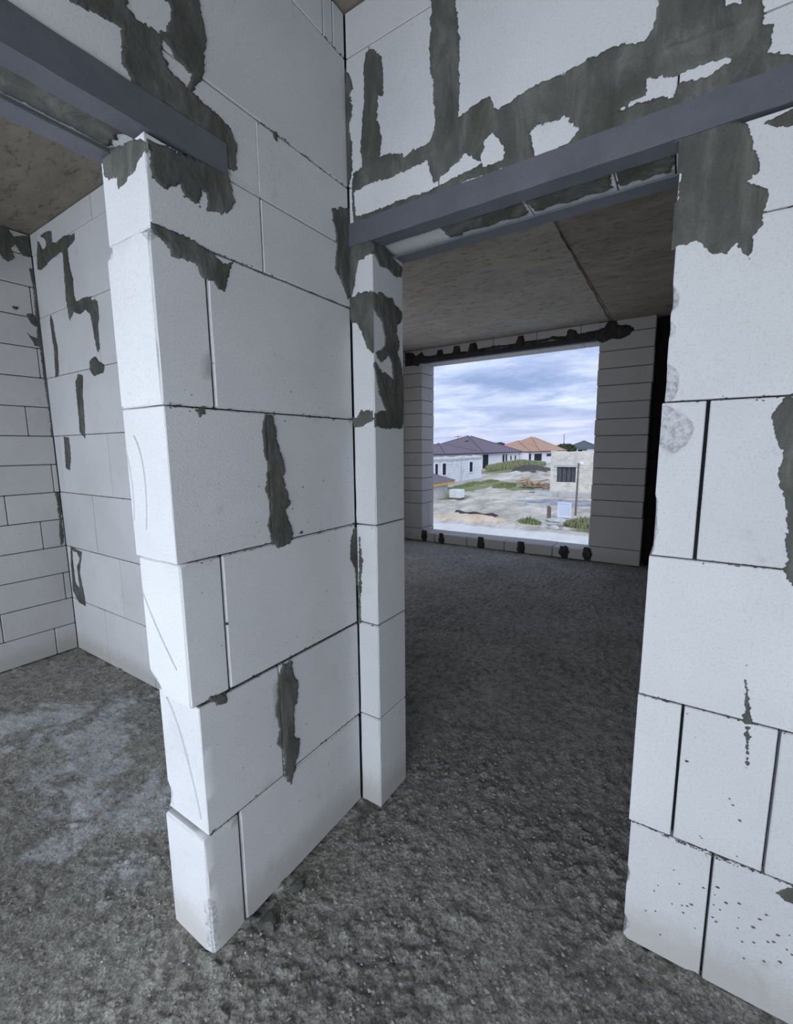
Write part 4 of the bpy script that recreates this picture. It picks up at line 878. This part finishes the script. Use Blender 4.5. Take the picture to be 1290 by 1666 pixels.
# timber offcuts pile
tp = empty('timber_pile', (-11, 44, G), 'orange heap of broken timber and pallets left of the beige building', 'timber pile')
rg = random.Random(12)
for i in range(40):
    o = MB().box((-rg.uniform(.3, .65), -.13, -.04), (rg.uniform(.3, .65), .13, .05)).build('board', M_ORW, tp)
    o.location = Vector((rg.uniform(-1.7, 1.5), rg.uniform(-1.2, 1.0), .15+.75*rg.random()*(1-abs(i-13)/20))); o.rotation_euler = (rg.uniform(-.3, .3), rg.uniform(-.35, .35), rg.uniform(0, 3.1))
# black sheeting and a pipe on the sand
pv = []; n = 24
for k in range(n+1):
    t_ = k/n; x = -9.9+2.7*t_; y = 22.3-.25*t_+.05*math.sin(k); pv += [(x, y-.16*math.sin(math.pi*t_)**.5-.02, G+.30+.05*math.sin(k*1.1)), (x, y, G+.42+.04*math.sin(k*.7)), (x, y+.16*math.sin(math.pi*t_)**.5+.02, G+.30+.04*math.sin(k*1.7))]
tag(mesh_obj('plastic_sheet', pv, [(k*3+j, k*3+3+j, k*3+4+j, k*3+1+j) for k in range(n) for j in (0, 1)], M_SOFFIT), 'dark strip of crumpled sheeting lying along the orange sand', 'sheeting')

def weeds(name, c, rx, ry, n, h, mat, label, cat='weeds', group=None, seed=0):
    rg = random.Random(seed); V = []; F = []
    for i in range(n):
        a = rg.uniform(0, 6.28); q = math.sqrt(rg.random()); x = c[0]+q*rx*math.cos(a); y = c[1]+q*ry*math.sin(a); hh = h*rg.uniform(.4, 1)*(1.1-q*.6)
        d = rg.uniform(0, 6.28); w_ = .012*hh/.3*rg.uniform(.8, 1.8); lx, ly = math.cos(d)*hh*.35*rg.random(), math.sin(d)*hh*.35*rg.random(); px_, py_ = -math.sin(d)*w_, math.cos(d)*w_
        n0 = len(V); V += [(x-px_, y-py_, c[2]), (x+px_, y+py_, c[2]), (x+lx*.4+px_*1.6, y+ly*.4+py_*1.6, c[2]+hh*.6), (x+lx*.4-px_*1.6, y+ly*.4-py_*1.6, c[2]+hh*.6), (x+lx, y+ly, c[2]+hh)]
        F += [(n0, n0+1, n0+2, n0+3), (n0+3, n0+2, n0+4)]
    return tag(mesh_obj(name, V, F, mat), label, cat, group)
M_LEAF2 = plain('dry_grass', (.20, .21, .10), (.40, .40, .24), 9)
weeds('weed_clump', (-5.55, 22.0, G), .62, .45, 800, .50, M_LEAF, 'green weeds left of the flat stone slab', seed=1)
weeds('weed_clump', (-2.95, 22.6, G), 1.0, .7, 1500, .62, M_LEAF2, 'dry green weeds right of the flat stone slab, below the post', seed=2)
weeds('weed_clump', (-2.5, 21.4, G), .85, .4, 600, .22, M_LEAF2, 'low dry grass in front of the taller weeds near the sill', seed=3)
weeds('shrub_thicket', (-23.5, 76, G+.55), 3.3, 13, 5000, 1.5, M_LEAF2, 'band of tall pale green weeds before the far white houses', seed=4)
weeds('shrub_thicket', (-14.3, 43, G), 1.0, 2.4, 900, .6, M_LEAF, 'green weeds at the left end of the timber heap', seed=5)
for i in range(4):
    weeds('grass_tuft', (-18.6+.5*(i % 2), 37.5+i*3.8, G), .9, 1.9, 900, .35, M_LEAF, ['nearest','second nearest','third nearest','farthest'][i]+' tuft of grass along the foot of the unfinished white building', seed=30+i)
def tree(x, y, h, s, lab, seed):
    root = empty('tree', (x, y, G), lab, 'tree'); MB().cyl((x, y, G), (x, y, G+h*.6), .25, .12, seg=7).build('trunk', M_WOOD, root)
    rg = random.Random(seed); V = []; F = []
    for i in range(1400):
        d = Vector((rg.gauss(0, 1), rg.gauss(0, 1), rg.gauss(0, 1))).normalized()*rg.random()**.4; c = Vector((x+d.x*s, y+d.y*s, G+h*.68+d.z*h*.34)); a = Vector((rg.gauss(0, 1), rg.gauss(0, 1), rg.gauss(0, 1))).normalized()*.3; b = a.orthogonal()
        n0 = len(V); V += [tuple(c-a), tuple(c+b), tuple(c+a), tuple(c-b)]; F.append((n0, n0+1, n0+2, n0+3))
    mesh_obj('foliage', V, F, M_TREE, root)
tree(-33.4, 156, 4.9, 3.6, 'dark round tree between the terracotta roof and the green-grey roof', 1)
tree(-54, 104, 4.7, 3.0, 'dark treetop at the left end behind the purple-grey roof', 2)
tree(-48, 132, 5.4, 2.8, 'dark treetop in the dip between the purple-grey and terracotta roofs', 3)
for (x, y, h, lb, arms) in [(-32.6, 150, 8.2, 'tallest thin mast, left of the green-grey roof', 0), (-56, 120, 7.6, 'thin mast with a crossbar above the purple-grey roof', 1), (-68, 130, 5.8, 'short thin mast near the left edge of the window view', 0)]:
    mr = empty('mast', (x, y, G), lb, 'mast'); MB().cyl((x, y, G), (x, y, G+h), .13, .08, seg=6).build('pole', M_SOFFIT, mr)
    if arms: MB().cyl((x-1.2, y, G+h-.4), (x+1.2, y, G+h-.3), .06, seg=6).build('crossbar', M_SOFFIT, mr)
